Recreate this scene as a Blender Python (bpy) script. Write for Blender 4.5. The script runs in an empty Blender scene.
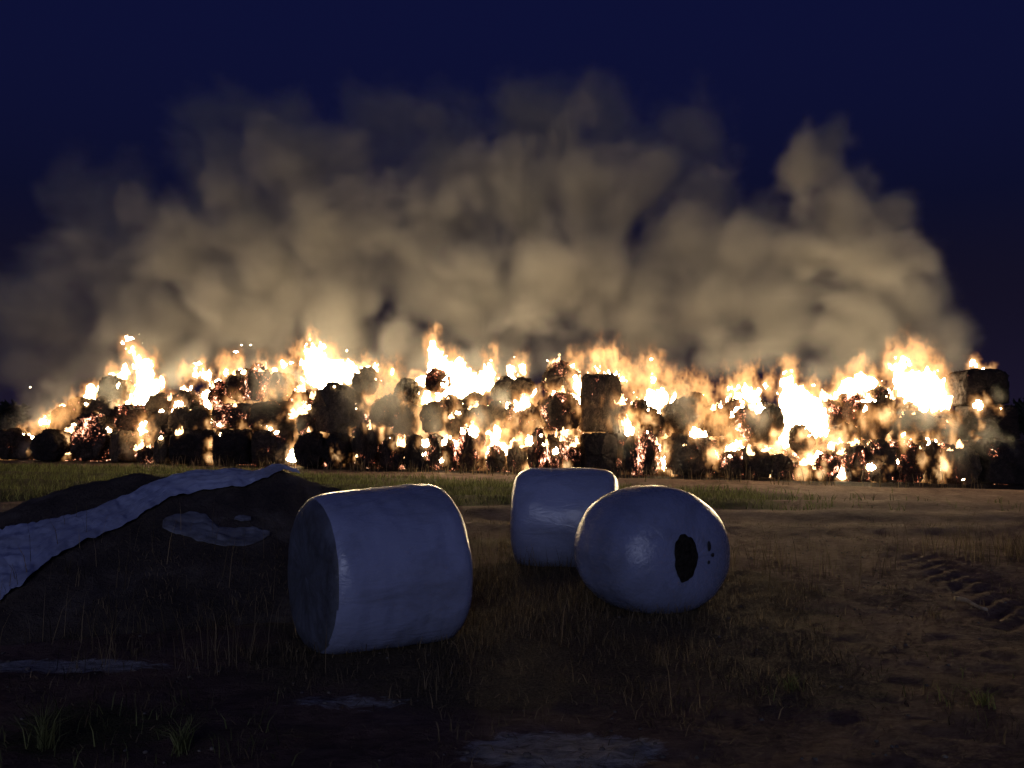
import bpy, bmesh, math, random
import numpy as np
from mathutils import Vector, Matrix, Euler

random.seed(11)
RNG = np.random.default_rng(7)
SC = bpy.context.scene
COL = SC.collection
R = math.radians

# ------------------------------------------------------------------ camera
F = 773.0
CAM = np.array([0.0, 0.0, 1.65])
PITCH = math.atan(44.0 / F)
cd = bpy.data.cameras.new('camera')
cam = bpy.data.objects.new('camera', cd)
COL.objects.link(cam)
cam.location = CAM
cam.rotation_euler = (math.pi / 2 + PITCH, 0, 0)
cd.sensor_width = 36
cd.lens = F / 1024 * 36
cd.clip_end = 2000
cd.clip_start = 0.05
SC.camera = cam
CP, SP = math.cos(PITCH), math.sin(PITCH)


def ray(px, py):
    """unit-depth direction of a pixel of the photograph (y component 1)"""
    u, v = (px - 512) / F, (384 - py) / F
    d = np.array([u, CP - v * SP, SP + v * CP])
    return d / d[1]


def at(px, py, Y):
    return CAM + ray(px, py) * Y


# ------------------------------------------------------------------ noise
_P = np.random.default_rng(3).permutation(256).astype(np.int32)
_P = np.concatenate([_P, _P, _P])
_G = np.random.default_rng(4).normal(size=(256, 3)).astype(np.float32)
_G /= np.linalg.norm(_G, axis=1, keepdims=True)


def perlin(x, y, z):
    x = np.asarray(x, np.float32); y = np.asarray(y, np.float32); z = np.asarray(z, np.float32)
    xi, yi, zi = np.floor(x).astype(np.int32), np.floor(y).astype(np.int32), np.floor(z).astype(np.int32)
    fx, fy, fz = x - xi, y - yi, z - zi
    xi &= 255; yi &= 255; zi &= 255
    u = fx * fx * fx * (fx * (fx * 6 - 15) + 10)
    v = fy * fy * fy * (fy * (fy * 6 - 15) + 10)
    w = fz * fz * fz * (fz * (fz * 6 - 15) + 10)

    def g(dx, dy, dz):
        h = _P[_P[_P[xi + dx] + yi + dy] + zi + dz] & 255
        gr = _G[h]
        return gr[..., 0] * (fx - dx) + gr[..., 1] * (fy - dy) + gr[..., 2] * (fz - dz)
    x00 = g(0, 0, 0) * (1 - u) + g(1, 0, 0) * u
    x10 = g(0, 1, 0) * (1 - u) + g(1, 1, 0) * u
    x01 = g(0, 0, 1) * (1 - u) + g(1, 0, 1) * u
    x11 = g(0, 1, 1) * (1 - u) + g(1, 1, 1) * u
    return (x00 * (1 - v) + x10 * v) * (1 - w) + (x01 * (1 - v) + x11 * v) * w * 1.0


def fbm(x, y, z, octaves=4, gain=0.5, billow=False):
    s = 0; a = 1.0; n = 0
    for k in range(octaves):
        p = perlin(x * 2 ** k + 17.3 * k, y * 2 ** k + 5.1 * k, z * 2 ** k + 9.7 * k)
        if billow:
            p = np.abs(p) * 2 - 0.5
        s = s + p * a; n += a; a *= gain
    return s / n


def sstep(a, b, x):
    t = np.clip((x - a) / (b - a), 0, 1)
    return t * t * (3 - 2 * t)


# ------------------------------------------------------------------ materials
class Mat:
    def __init__(self, name):
        self.m = bpy.data.materials.new(name)
        self.m.use_nodes = True
        self.t = self.m.node_tree
        self.t.nodes.clear()
        self.out = self.n('ShaderNodeOutputMaterial')

    def n(self, typ, **kw):
        nd = self.t.nodes.new(typ)
        for k, v in kw.items():
            if k.startswith('i_'):
                key = k[2:]
                key = int(key) if key.isdigit() else key.replace('_', ' ')
                nd.inputs[key].default_value = v
            else:
                setattr(nd, k, v)
        return nd

    def l(self, a, b):
        self.t.links.new(a, b)

    def ramp(self, src, stops):
        r = self.n('ShaderNodeValToRGB')
        e = r.color_ramp.elements
        while len(e) < len(stops):
            e.new(0.5)
        for el, (p, c) in zip(e, stops):
            el.position = p
            el.color = c if len(c) == 4 else (*c, 1)
        self.l(src, r.inputs[0])
        return r.outputs[0]

    def noise(self, scale, detail=6, rough=.55, dist=0.0, vec=None):
        n = self.n('ShaderNodeTexNoise', i_Scale=scale, i_Detail=detail, i_Roughness=rough, i_Distortion=dist)
        if vec is not None:
            self.l(vec, n.inputs['Vector'])
        return n.outputs['Fac']

    def math(self, op, a, b=None):
        n = self.n('ShaderNodeMath', operation=op)
        for i, q in enumerate((a, b)):
            if q is None:
                continue
            if isinstance(q, (int, float)):
                n.inputs[i].default_value = q
            else:
                self.l(q, n.inputs[i])
        return n.outputs[0]

    def mix(self, fac, a, b):
        n = self.n('ShaderNodeMix', data_type='RGBA')
        for i, q in ((0, fac), (6, a), (7, b)):
            if isinstance(q, (int, float)):
                n.inputs[i].default_value = q
            elif isinstance(q, tuple):
                n.inputs[i].default_value = q if len(q) == 4 else (*q, 1)
            else:
                self.l(q, n.inputs[i])
        return n.outputs[2]

    def bump(self, h, strength=.3, dist=.02):
        b = self.n('ShaderNodeBump', i_Strength=strength, i_Distance=dist)
        self.l(h, b.inputs['Height'])
        return b.outputs[0]

    def bsdf(self, color, rough=.8, spec=.3, normal=None, **kw):
        p = self.n('ShaderNodeBsdfPrincipled')
        if isinstance(color, tuple):
            p.inputs['Base Color'].default_value = (*color[:3], 1)
        else:
            self.l(color, p.inputs['Base Color'])
        if isinstance(rough, (int, float)):
            p.inputs['Roughness'].default_value = rough
        else:
            self.l(rough, p.inputs['Roughness'])
        p.inputs['Specular IOR Level'].default_value = spec
        if normal is not None:
            self.l(normal, p.inputs['Normal'])
        for k, v in kw.items():
            p.inputs[k.replace('_', ' ')].default_value = v
        self.l(p.outputs[0], self.out.inputs[0])
        return p


FIRE_COL = (1.0, 0.76, 0.43, 1)


def mat_char(name, c0, c1, c2, ember, red=0.25, seed=0.0):
    """charred straw; ember = threshold of the glowing specks (higher is fewer)"""
    M = Mat(name)
    tc = M.n('ShaderNodeTexCoord').outputs['Object']
    oi = M.n('ShaderNodeObjectInfo')
    ad = M.n('ShaderNodeVectorMath', operation='ADD')
    M.l(tc, ad.inputs[0])
    cmb = M.n('ShaderNodeCombineXYZ')
    M.l(M.math('MULTIPLY', oi.outputs['Random'], 91.0), cmb.inputs[0])
    cmb.inputs[1].default_value = seed
    M.l(cmb.outputs[0], ad.inputs[1])
    v = ad.outputs[0]
    straw = M.noise(17, 5, .75, 1.0, v)
    big = M.noise(3.4, 6, .68, .6, v)
    col = M.ramp(M.math('ADD', M.math('MULTIPLY', straw, .5), M.math('MULTIPLY', big, .5)),
                 [(.36, c0), (.5, c1), (.64, c2)])
    p = M.bsdf(col, .95, .08, M.bump(straw, 1.0, .09))
    # glowing embers: clusters, then fine specks inside the clusters
    cl = M.noise(1.9, 3, .55, .5, v)
    sp = M.noise(13.0, 6, .75, .7, v)
    s = M.math('ADD', M.math('MULTIPLY', cl, .5), M.math('MULTIPLY', sp, .5))
    g = M.n('ShaderNodeMapRange', clamp=True)
    M.l(s, g.inputs[0])
    g.inputs[1].default_value = ember
    g.inputs[2].default_value = ember + .10
    g.inputs[3].default_value = 0
    g.inputs[4].default_value = 1
    ec = M.ramp(g.outputs[0], [(0, (.6, .07, .03)), (red, (1, .26, .12)), (.65, (1, .58, .34)), (1, (1, .85, .65))])
    es = M.math('MULTIPLY', M.math('POWER', g.outputs[0], 1.6), 5.0)
    M.l(ec, p.inputs['Emission Color'])
    M.l(es, p.inputs['Emission Strength'])
    return M.m


MATS = {}
MATS['char'] = mat_char('charred_straw', (.014, .011, .009), (.040, .028, .022), (.105, .070, .048), .60)
MATS['brown'] = mat_char('scorched_straw', (.03, .021, .014), (.09, .062, .04), (.20, .13, .08), .615, seed=7)
MATS['ember'] = mat_char('glowing_straw', (.012, .008, .007), (.04, .022, .016), (.10, .05, .035), .545, .45, seed=13)
MATS['speck'] = mat_char('sparking_straw', (.014, .010, .009), (.045, .030, .022), (.12, .078, .052), .555, .25, seed=21)
MATS['dark'] = mat_char('blackened_straw', (.010, .008, .008), (.026, .019, .017), (.06, .043, .034), .645, seed=31)
MATS['ash'] = mat_char('ashy_straw', (.025, .018, .013), (.075, .054, .036), (.17, .125, .085), .62, seed=37)


def mat_flame():
    M = Mat('flame')
    e = M.n('ShaderNodeEmission')
    e.inputs[0].default_value = FIRE_COL
    e.inputs[1].default_value = 44.0
    M.l(e.outputs[0], M.out.inputs[0])
    return M.m


MATS['flame'] = mat_flame()
MATS['lick'] = mat_flame()
MATS['lick'].name = 'small_flame'
for _n in MATS['lick'].node_tree.nodes:
    if _n.type == 'EMISSION':
        _n.inputs[0].default_value = (1, .60, .27, 1)
        _n.inputs[1].default_value = 3.2


def mat_fire_volume():
    M = Mat('fire_gas')
    a = M.n('ShaderNodeAttribute', attribute_name='density')
    e = M.n('ShaderNodeEmission')
    col = M.ramp(a.outputs['Fac'], [(0, (1, .36, .09)), (.4, (1, .48, .16)), (1, (1, .68, .34))])
    M.l(col, e.inputs[0])
    M.l(M.math('MULTIPLY', M.math('POWER', a.outputs['Fac'], 1.5), 6.5), e.inputs[1])
    M.l(e.outputs[0], M.out.inputs['Volume'])
    M.m.cycles.volume_step_rate = 1.5
    return M.m


MATS['fire_volume'] = mat_fire_volume()


def mat_smoke():
    M = Mat('smoke')
    p = M.n('ShaderNodeVolumePrincipled')
    p.inputs['Color'].default_value = (.61, .60, .57, 1)
    p.inputs['Density'].default_value = 1.0
    p.inputs['Anisotropy'].default_value = .15
    M.l(p.outputs[0], M.out.inputs['Volume'])
    M.m.cycles.volume_step_rate = 2.0
    return M.m


MATS['smoke'] = mat_smoke()


def mat_film(name, base, dirt, rough=.33, dirt_pos=(.56, .72), scale=3.0):
    """stretch film: thin overlapping bands, wrinkles and streaks of dirt"""
    M = Mat(name)
    tc = M.n('ShaderNodeTexCoord').outputs['Object']
    st = M.n('ShaderNodeMapping')
    st.inputs['Scale'].default_value = (.55, 1, 1)
    M.l(tc, st.inputs[0])
    d = M.noise(scale, 8, .62, .6, st.outputs[0])
    d2 = M.noise(22, 5, .7, .2, st.outputs[0])
    dm = M.math('ADD', M.math('MULTIPLY', d, .75), M.math('MULTIPLY', d2, .25))
    col = M.mix(M.ramp(dm, [(dirt_pos[0] - .1, (0, 0, 0)), (dirt_pos[1], (1, 1, 1))]), base, dirt)
    wr = M.n('ShaderNodeMapping')
    wr.inputs['Scale'].default_value = (1.0, 3.2, 3.2)
    M.l(tc, wr.inputs[0])
    w1 = M.noise(4, 5, .55, 1.8, wr.outputs[0])
    w2 = M.noise(40, 3, .6, .6, wr.outputs[0])
    h = M.math('ADD', M.math('MULTIPLY', w1, .93), M.math('MULTIPLY', w2, .07))
    ro = M.math('ADD', M.math('MULTIPLY', d2, .3), rough - .12)
    M.bsdf(col, ro, .5, M.bump(h, .26, .03))
    return M.m


MATS['film'] = mat_film('white_film', (.25, .275, .40), (.15, .16, .21), .22)
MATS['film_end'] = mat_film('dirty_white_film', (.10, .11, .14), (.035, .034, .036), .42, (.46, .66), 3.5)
MATS['film_round'] = mat_film('clean_white_film', (.18, .20, .31), (.12, .13, .18), .24)
MATS['sheet'] = mat_film('tarp_film', (.29, .32, .45), (.14, .14, .18), .28, (.52, .70), 2.4)
MATS['scrap'] = mat_film('scrap_film', (.20, .21, .25), (.07, .066, .068), .55, (.40, .60), 6)


def simple(name, c, rough=.8, spec=.2, nscale=9, var=.5, bump=.3):
    M = Mat(name)
    tc = M.n('ShaderNodeTexCoord').outputs['Object']
    n = M.noise(nscale, 7, .65, .3, tc)
    lo = tuple(x * (1 - var) for x in c)
    hi = tuple(min(1, x * (1 + var)) for x in c)
    M.bsdf(M.ramp(n, [(.3, lo), (.7, hi)]), rough, spec, M.bump(n, bump, .03))
    return M.m


MATS['silage'] = simple('silage_black', (.016, .013, .010), .9, .1, 26, .8, 1.0)
MATS['mark'] = simple('dark_smudge', (.02, .02, .022), .7, .2, 30)
MATS['wood'] = simple('pale_wood', (.34, .28, .20), .8, .2, 14)
MATS['stone'] = simple('pale_stone', (.13, .11, .09), .9, .2, 12)
MATS['leafdark'] = simple('tree_leaf_dark', (.008, .010, .006), .8, .2, 2)
MATS['trunk'] = simple('tree_bark', (.04, .03, .024), .9, .1, 8)


def mat_mound():
    M = Mat('silage_heap_cover')
    tc = M.n('ShaderNodeTexCoord').outputs['Object']
    sep = M.n('ShaderNodeSeparateXYZ')
    M.l(tc, sep.inputs[0])
    n = M.noise(2.2, 8, .65, .4, tc)
    n2 = M.noise(26, 6, .7, .3, tc)
    col = M.ramp(n, [(.30, (.022, .017, .016)), (.52, (.055, .041, .034)), (.72, (.12, .10, .085))])
    col = M.mix(M.ramp(n2, [(.45, (0, 0, 0)), (.72, (.55, .55, .55))]), col, (.10, .075, .045))
    M.bsdf(col, .85, .2, M.bump(n2, .8, .05))
    return M.m


MATS['mound'] = mat_mound()


def mat_ground():
    M = Mat('field_soil')
    tc = M.n('ShaderNodeTexCoord').outputs['Object']
    att = M.n('ShaderNodeAttribute', attribute_name='cover')
    sep = M.n('ShaderNodeSeparateColor')
    M.l(att.outputs['Color'], sep.inputs[0])
    n1 = M.noise(1.1, 9, .62, .4, tc)
    gm = M.n('ShaderNodeMapping')
    gm.inputs['Scale'].default_value = (.7, 1.6, 1)
    M.l(tc, gm.inputs[0])
    n2 = M.noise(11, 8, .74, .5, gm.outputs[0])
    n3 = M.noise(60, 4, .7, .2, tc)
    soil = M.ramp(M.math('ADD', M.math('MULTIPLY', n1, .45), M.math('MULTIPLY', n2, .55)),
                  [(.34, (.06, .036, .027)), (.5, (.185, .112, .083)), (.68, (.34, .225, .17))])
    dry = M.ramp(n3, [(.3, (.06, .045, .026)), (.7, (.22, .16, .09))])
    green = M.ramp(n3, [(.3, (.04, .038, .016)), (.7, (.13, .115, .05))])
    pale = M.ramp(n2, [(.34, (.14, .13, .12)), (.64, (.60, .57, .53))])  # pale soil, also the tone of the painted lamplight
    jag = M.math('SUBTRACT', n2, .5)

    def mask(ch):
        return M.ramp(M.math('ADD', sep.outputs[ch], M.math('MULTIPLY', jag, .9)), [(.42, (0, 0, 0)), (.62, (1, 1, 1))])
    col = M.mix(mask(0), soil, dry)
    col = M.mix(mask(1), col, green)
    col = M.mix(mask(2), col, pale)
    col = M.mix(att.outputs['Alpha'], col, M.ramp(n2, [(.35, (.010, .008, .007)), (.65, (.05, .038, .03))]))
    h = M.math('ADD', M.math('MULTIPLY', n2, .7), M.math('MULTIPLY', n3, .3))
    M.bsdf(col, .95, .12, M.bump(h, 1.0, .09))
    return M.m


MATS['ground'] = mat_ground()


def mat_blade(name, lo, hi):
    M = Mat(name)
    att = M.n('ShaderNodeAttribute', attribute_name='tone')
    col = M.ramp(att.outputs['Fac'], [(0, lo), (1, hi)])
    d = M.n('ShaderNodeBsdfDiffuse')
    t = M.n('ShaderNodeBsdfTranslucent')
    M.l(col, d.inputs[0]); M.l(col, t.inputs[0])
    mx = M.n('ShaderNodeMixShader')
    mx.inputs[0].default_value = .35
    M.l(d.outputs[0], mx.inputs[1]); M.l(t.outputs[0], mx.inputs[2])
    M.l(mx.outputs[0], M.out.inputs[0])
    return M.m


MATS['drygrass'] = mat_blade('dry_grass', (.05, .037, .02), (.30, .22, .12))
MATS['greengrass'] = mat_blade('green_grass', (.05, .055, .02), (.23, .24, .09))
MATS['straw'] = mat_blade('burnt_straw', (.012, .009, .007), (.09, .06, .035))


# ------------------------------------------------------------------ object helpers
def mesh_obj(name, verts, faces, mat, parent=None, smooth=True):
    me = bpy.data.meshes.new(name)
    me.from_pydata([tuple(v) for v in verts], [], faces)
    if mat is not None:
        me.materials.append(mat)
    if smooth:
        me.polygons.foreach_set('use_smooth', [True] * len(me.polygons))
    me.update()
    o = bpy.data.objects.new(name, me)
    COL.objects.link(o)
    if parent is not None:
        o.parent = parent
    return o


def tag(o, label=None, cat=None, group=None, kind=None):
    for k, v in (('label', label), ('category', cat), ('group', group), ('kind', kind)):
        if v:
            o[k] = v
    return o


def empty(name, loc, rot=(0, 0, 0)):
    o = bpy.data.objects.new(name, None)
    COL.objects.link(o)
    o.location = loc
    o.rotation_euler = rot
    return o


def grid_faces(nu, nv, wrap=False):
    f = []
    for i in range(nu - 1):
        for j in range(nv if wrap else nv - 1):
            k = (j + 1) % nv
            f.append((i * nv + j, i * nv + k, (i + 1) * nv + k, (i + 1) * nv + j))
    return f


def field_nodes(o, arr, lo, hi, mat, iso=None):
    """geometry nodes on o that turn a field stored on its own points into a volume (or an iso-surface)"""
    nz, ny, nx = arr.shape
    me = o.data
    me.vertices.add(arr.size)
    a = me.attributes.new('d', 'FLOAT', 'POINT')
    a.data.foreach_set('value', arr.astype(np.float32).ravel())
    # keep the stored points inside the field's box
    zz, yy, xx = np.meshgrid(np.linspace(lo[2], hi[2], nz), np.linspace(lo[1], hi[1], ny), np.linspace(lo[0], hi[0], nx), indexing='ij')
    me.vertices.foreach_set('co', np.stack([xx, yy, zz], -1).astype(np.float32).ravel())
    ng = bpy.data.node_groups.new(o.name, 'GeometryNodeTree')
    ng.interface.new_socket('Geometry', in_out='INPUT', socket_type='NodeSocketGeometry')
    ng.interface.new_socket('Geometry', in_out='OUTPUT', socket_type='NodeSocketGeometry')
    N, L = ng.nodes.new, ng.links.new
    gi, go = N('NodeGroupInput'), N('NodeGroupOutput')
    pos = N('GeometryNodeInputPosition')
    sub = N('ShaderNodeVectorMath'); sub.operation = 'SUBTRACT'; sub.inputs[1].default_value = lo
    L(pos.outputs[0], sub.inputs[0])
    mul = N('ShaderNodeVectorMath'); mul.operation = 'MULTIPLY'
    mul.inputs[1].default_value = ((nx - 1) / (hi[0] - lo[0]), (ny - 1) / (hi[1] - lo[1]), (nz - 1) / (hi[2] - lo[2]))
    L(sub.outputs[0], mul.inputs[0])
    add = N('ShaderNodeVectorMath'); add.operation = 'ADD'; add.inputs[1].default_value = (.5, .5, .5)
    L(mul.outputs[0], add.inputs[0])
    fl = N('ShaderNodeVectorMath'); fl.operation = 'FLOOR'
    L(add.outputs[0], fl.inputs[0])
    sx = N('ShaderNodeSeparateXYZ'); L(fl.outputs[0], sx.inputs[0])
    m1 = N('ShaderNodeMath'); m1.operation = 'MULTIPLY_ADD'; L(sx.outputs[2], m1.inputs[0]); m1.inputs[1].default_value = ny; L(sx.outputs[1], m1.inputs[2])
    m2 = N('ShaderNodeMath'); m2.operation = 'MULTIPLY_ADD'; L(m1.outputs[0], m2.inputs[0]); m2.inputs[1].default_value = nx; L(sx.outputs[0], m2.inputs[2])
    na = N('GeometryNodeInputNamedAttribute'); na.data_type = 'FLOAT'; na.inputs[0].default_value = 'd'
    si = N('GeometryNodeSampleIndex'); si.data_type = 'FLOAT'; si.domain = 'POINT'; si.clamp = True
    L(gi.outputs[0], si.inputs['Geometry'])
    L(na.outputs[0], si.inputs['Value'])
    L(m2.outputs[0], si.inputs['Index'])
    vc = N('GeometryNodeVolumeCube')
    L(si.outputs[0], vc.inputs['Density'])
    vc.inputs['Background'].default_value = 0
    vc.inputs['Min'].default_value = lo; vc.inputs['Max'].default_value = hi
    vc.inputs['Resolution X'].default_value = nx
    vc.inputs['Resolution Y'].default_value = ny
    vc.inputs['Resolution Z'].default_value = nz
    g = vc.outputs[0]
    if iso is not None:
        vm = N('GeometryNodeVolumeToMesh')
        vm.inputs['Threshold'].default_value = iso
        L(g, vm.inputs['Volume'])
        g = vm.outputs[0]
    sm = N('GeometryNodeSetMaterial'); sm.inputs['Material'].default_value = mat
    L(g, sm.inputs['Geometry'])
    L(sm.outputs[0], go.inputs[0])
    md = o.modifiers.new('field', 'NODES'); md.node_group = ng
    return md


def volume_obj(name, arr, lo, hi, mat):
    o = bpy.data.objects.new(name, bpy.data.meshes.new(name))
    COL.objects.link(o)
    field_nodes(o, arr, lo, hi, mat)
    o.data.materials.append(mat)
    return o


def iso_mesh(name, arr, lo, hi, iso, mat):
    o = bpy.data.objects.new(name + '_field', bpy.data.meshes.new(name + '_field'))
    COL.objects.link(o)
    field_nodes(o, arr, lo, hi, mat, iso)
    dg = bpy.context.evaluated_depsgraph_get()
    dg.update()
    me = bpy.data.meshes.new_from_object(o.evaluated_get(dg), depsgraph=dg)
    ng = o.modifiers[0].node_group
    old = o.data
    bpy.data.objects.remove(o)
    bpy.data.meshes.remove(old)
    bpy.data.node_groups.remove(ng)
    me.name = name
    me.materials.clear(); me.materials.append(mat)
    return me


# ------------------------------------------------------------------ ground
def gbase(x, y):
    return sstep(8, 22, y) * (0.20 - 0.0165 * x)


def ground_h(x, y):
    x = np.asarray(x, float); y = np.asarray(y, float)
    z = gbase(np.clip(x, -40, 40), y)
    near = 1 - sstep(18, 45, y)
    z = z + near * (.10 * fbm(x * .35, y * .35, x * 0 + 3.1, 3) + .045 * fbm(x * 1.6, y * 1.6, x * 0 + 8.2, 4))
    # rutted, tyre marked strip on the right
    c = 4.72 + (y - 7.2) * .2
    d = (x - c)
    lane = np.exp(-(d / .5) ** 4) * sstep(4.8, 6.2, y) * (1 - sstep(10.5, 13, y))
    tread = np.sin((y * 1.0 + np.abs(d) * 1.1) * 2 * math.pi / .34)
    z = z + lane * (.0 + .020 * np.clip(tread, -.6, .8))
    c2 = c + 1.75
    d2 = x - c2
    lane2 = np.exp(-(d2 / .4) ** 2) * sstep(4.8, 6.2, y) * (1 - sstep(10.5, 13, y))
    z = z + lane2 * (-.04 + .03 * np.clip(np.sin((y + np.abs(d2)) * 2 * math.pi / .34), -.6, .8))
    z = z + (1 - sstep(11, 15, y)) * (.05 * fbm(x * 4.2, y * 4.2, x * 0 + 1.2, 4, .6) + .03 * np.abs(perlin(x * 8, y * 8, x * 0 + 5)))
    # long shallow furrows across the field before the fire
    fur = sstep(11, 13, y) * (1 - sstep(22, 24, y))
    z = z + fur * (.05 + .05 * fbm(x * .5, y * .5, x * 0, 2)) * np.sin(y * 3.1 + .25 * np.sin(x * .6) + x * .05)
    return z


def spaced(segs):
    out = []
    for a, b, s in segs:
        out += list(np.arange(a, b, s))
    out.append(segs[-1][1])
    return np.array(out)


gx = spaced([(-900, -100, 50), (-100, -24, 4), (-24, -9, .35), (-9, 9.5, .06), (9.5, 24, .35), (24, 100, 4), (100, 900, 50)])
gy = spaced([(-300, -20, 20), (-20, 0, 1.0), (0, 3, .2), (3, 10, .055), (10, 15, .11), (15, 32, .25), (32, 60, 2), (60, 1000, 30)])
GX, GY = np.meshgrid(gx, gy, indexing='ij')
GZ = ground_h(GX, GY)


def cover(x, y):
    """dry grass / green grass / pale soil and painted lamplight weights (0..1)"""
    w1 = fbm(x * .5, y * .5, x * 0 + 1.0, 4)
    w2 = fbm(x * .8, y * .8, x * 0 + 22.0, 4)
    dry = .25 + .9 * w1
    dry += .75 * np.exp(-((x - .4) / 2.8) ** 2 - ((y - 7.2) / 3.0) ** 2)
    dry -= .28 * sstep(1.0, 3.5, x)
    dry += .45 * np.exp(-((x - 7.6) / 1.3) ** 2 - ((y - 11.0) / 2.0) ** 2)
    dry += .3 * np.exp(-((x - 2.4) / 1.5) ** 2 - ((y - 8.0) / 1.2) ** 2)
    dry -= .5 * np.exp(-((x + .3) / 2.2) ** 2 - ((y - 3.9) / .7) ** 2)
    green = -.1 + .8 * w2
    yu = np.clip(21.0 - .33 * x, 17.5, 25)
    g1 = sstep(15.0, 16.2, y + 2 * w1) * (1 - sstep(yu - .6, yu + .6, y + 2 * w2))
    green += g1 * (.85 - .55 * sstep(4.5, 8, x))
    green += .75 * np.exp(-((x + 2.3) / 1.5) ** 2 - ((y - 4.2) / .65) ** 2)
    green += .42 * np.exp(-((x - 2.6) / 1.5) ** 2 - ((y - 5.0) / .8) ** 2)
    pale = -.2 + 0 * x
    pale += 1.3 * np.exp(-((x + 3.35) / 1.2) ** 2 - ((y - 5.42) / .2) ** 2)  # lamplight falling on the left strip, painted in as paler ground
    pale += 1.6 * np.exp(-((x - .26) / .56) ** 2 - ((y - 4.06) / .26) ** 2)  # pale bare patch, the lamplight on it painted into the colour
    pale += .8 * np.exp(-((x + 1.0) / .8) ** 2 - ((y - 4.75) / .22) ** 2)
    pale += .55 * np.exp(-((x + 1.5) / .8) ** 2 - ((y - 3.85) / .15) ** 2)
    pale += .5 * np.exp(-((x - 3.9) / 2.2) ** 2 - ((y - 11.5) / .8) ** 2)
    return np.clip(dry, 0, 1), np.clip(green, 0, 1), np.clip(pale, 0, 1)


def fast_mesh(name, co, quads, mat):
    me = bpy.data.meshes.new(name)
    co = np.asarray(co, np.float32); quads = np.asarray(quads, np.int32)
    me.vertices.add(len(co)); me.vertices.foreach_set('co', co.ravel())
    k = quads.shape[1]
    me.loops.add(quads.size); me.loops.foreach_set('vertex_index', quads.ravel())
    me.polygons.add(len(quads))
    me.polygons.foreach_set('loop_start', np.arange(len(quads), dtype=np.int32) * k)
    me.update(calc_edges=True)
    me.validate()
    me.materials.append(mat)
    return me


def link(name, me):
    o = bpy.data.objects.new(name, me); COL.objects.link(o); return o


ni, nj = GX.shape
idx = np.arange(ni * nj).reshape(ni, nj)
quads = np.stack([idx[:-1, :-1], idx[1:, :-1], idx[1:, 1:], idx[:-1, 1:]], -1).reshape(-1, 4)
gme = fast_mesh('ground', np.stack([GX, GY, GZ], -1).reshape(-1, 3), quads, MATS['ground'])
gme.polygons.foreach_set('use_smooth', np.ones(len(gme.polygons), bool))
burnt = sstep(-.2, .5, GY - (24.85 - .206 * GX) + 1.0 + .9 * fbm(GX * .9, GY * .9, GX * 0 + 3, 3)) * (np.abs(GX) < 30)
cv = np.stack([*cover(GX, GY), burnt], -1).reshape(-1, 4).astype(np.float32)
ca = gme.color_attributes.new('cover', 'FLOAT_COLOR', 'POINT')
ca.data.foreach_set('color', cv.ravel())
ground = link('ground', gme)
tag(ground, 'rough field of brown soil and grass lit by the fire', 'ground', kind='structure')


# ------------------------------------------------------------------ silage heap on the left
def heap_h(x, y):
    """height of the heap above the ground; 0 outside it"""
    x = np.asarray(x, float); y = np.asarray(y, float)
    t = np.clip((x + 6.5) / 4.2, -1.5, 1.6)
    ridge_y = 7.9 + .9 * np.clip((x + 5.3) / 2.7, -1, 1.2)
    ridge_z = .70 + .48 * sstep(-5.7, -3.9, x)
    ridge_z = ridge_z * (1 - .2 * sstep(-2.7, -1.9, x)) * (1 - sstep(-2.0, -.95, x))
    front = 2.35 - .1 * sstep(-4, -1.5, x)
    v = np.where(y < ridge_y, (ridge_y - y) / front, (y - ridge_y) / 2.0)
    prof = np.clip(1 - v, 0, 1)
    prof = prof ** .85 * (1 - .25 * prof * (1 - prof))
    h = ridge_z * prof
    n = fbm(x * .9, y * .9, x * 0 + 4.4, 4) * .16 + fbm(x * 3.4, y * 3.4, x * 0 + 1.4, 3) * .04
    return np.maximum(h + n * np.clip(h * 3, 0, 1), 0)


hx = np.arange(-9.5, -.7, .06); hy = np.arange(4.6, 11.6, .06)
HX, HY = np.meshgrid(hx, hy, indexing='ij')
HH = heap_h(HX, HY)
HZ = ground_h(HX, HY) + np.where(HH > .004, HH, -.06)
hbase = np.array([-4.6, 7.6, float(ground_h(-4.6, 7.6))])
ni, nj = HX.shape
idx = np.arange(ni * nj).reshape(ni, nj)
q = np.stack([idx[:-1, :-1], idx[1:, :-1], idx[1:, 1:], idx[:-1, 1:]], -1).reshape(-1, 4)
keep = (HH.ravel()[q] > .004).any(1)
hme = fast_mesh('silage_heap', np.stack([HX, HY, HZ], -1).reshape(-1, 3) - hbase, q[keep], MATS['mound'])
hme.polygons.foreach_set('use_smooth', np.ones(len(hme.polygons), bool))
heap = link('silage_heap', hme)
heap.location = hbase
tag(heap, 'long low dark heap of earth and silage at the left of the wrapped bales', 'silage heap')


def surf(x, y):
    h = heap_h(x, y)
    return float(ground_h(x, y) + h)


def hit(px, py, y0=3.0, y1=13.0):
    """where the line of sight through a pixel first meets the heap or the ground"""
    d = ray(px, py)
    ys = np.arange(y0, y1, .02)
    P = CAM[None] + d[None] * ys[:, None]
    z = ground_h(P[:, 0], P[:, 1]) + heap_h(P[:, 0], P[:, 1])
    below = P[:, 2] < z
    i = int(np.argmax(below)) if below.any() else int(np.argmin(P[:, 2] - z))
    return P[i]


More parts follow.
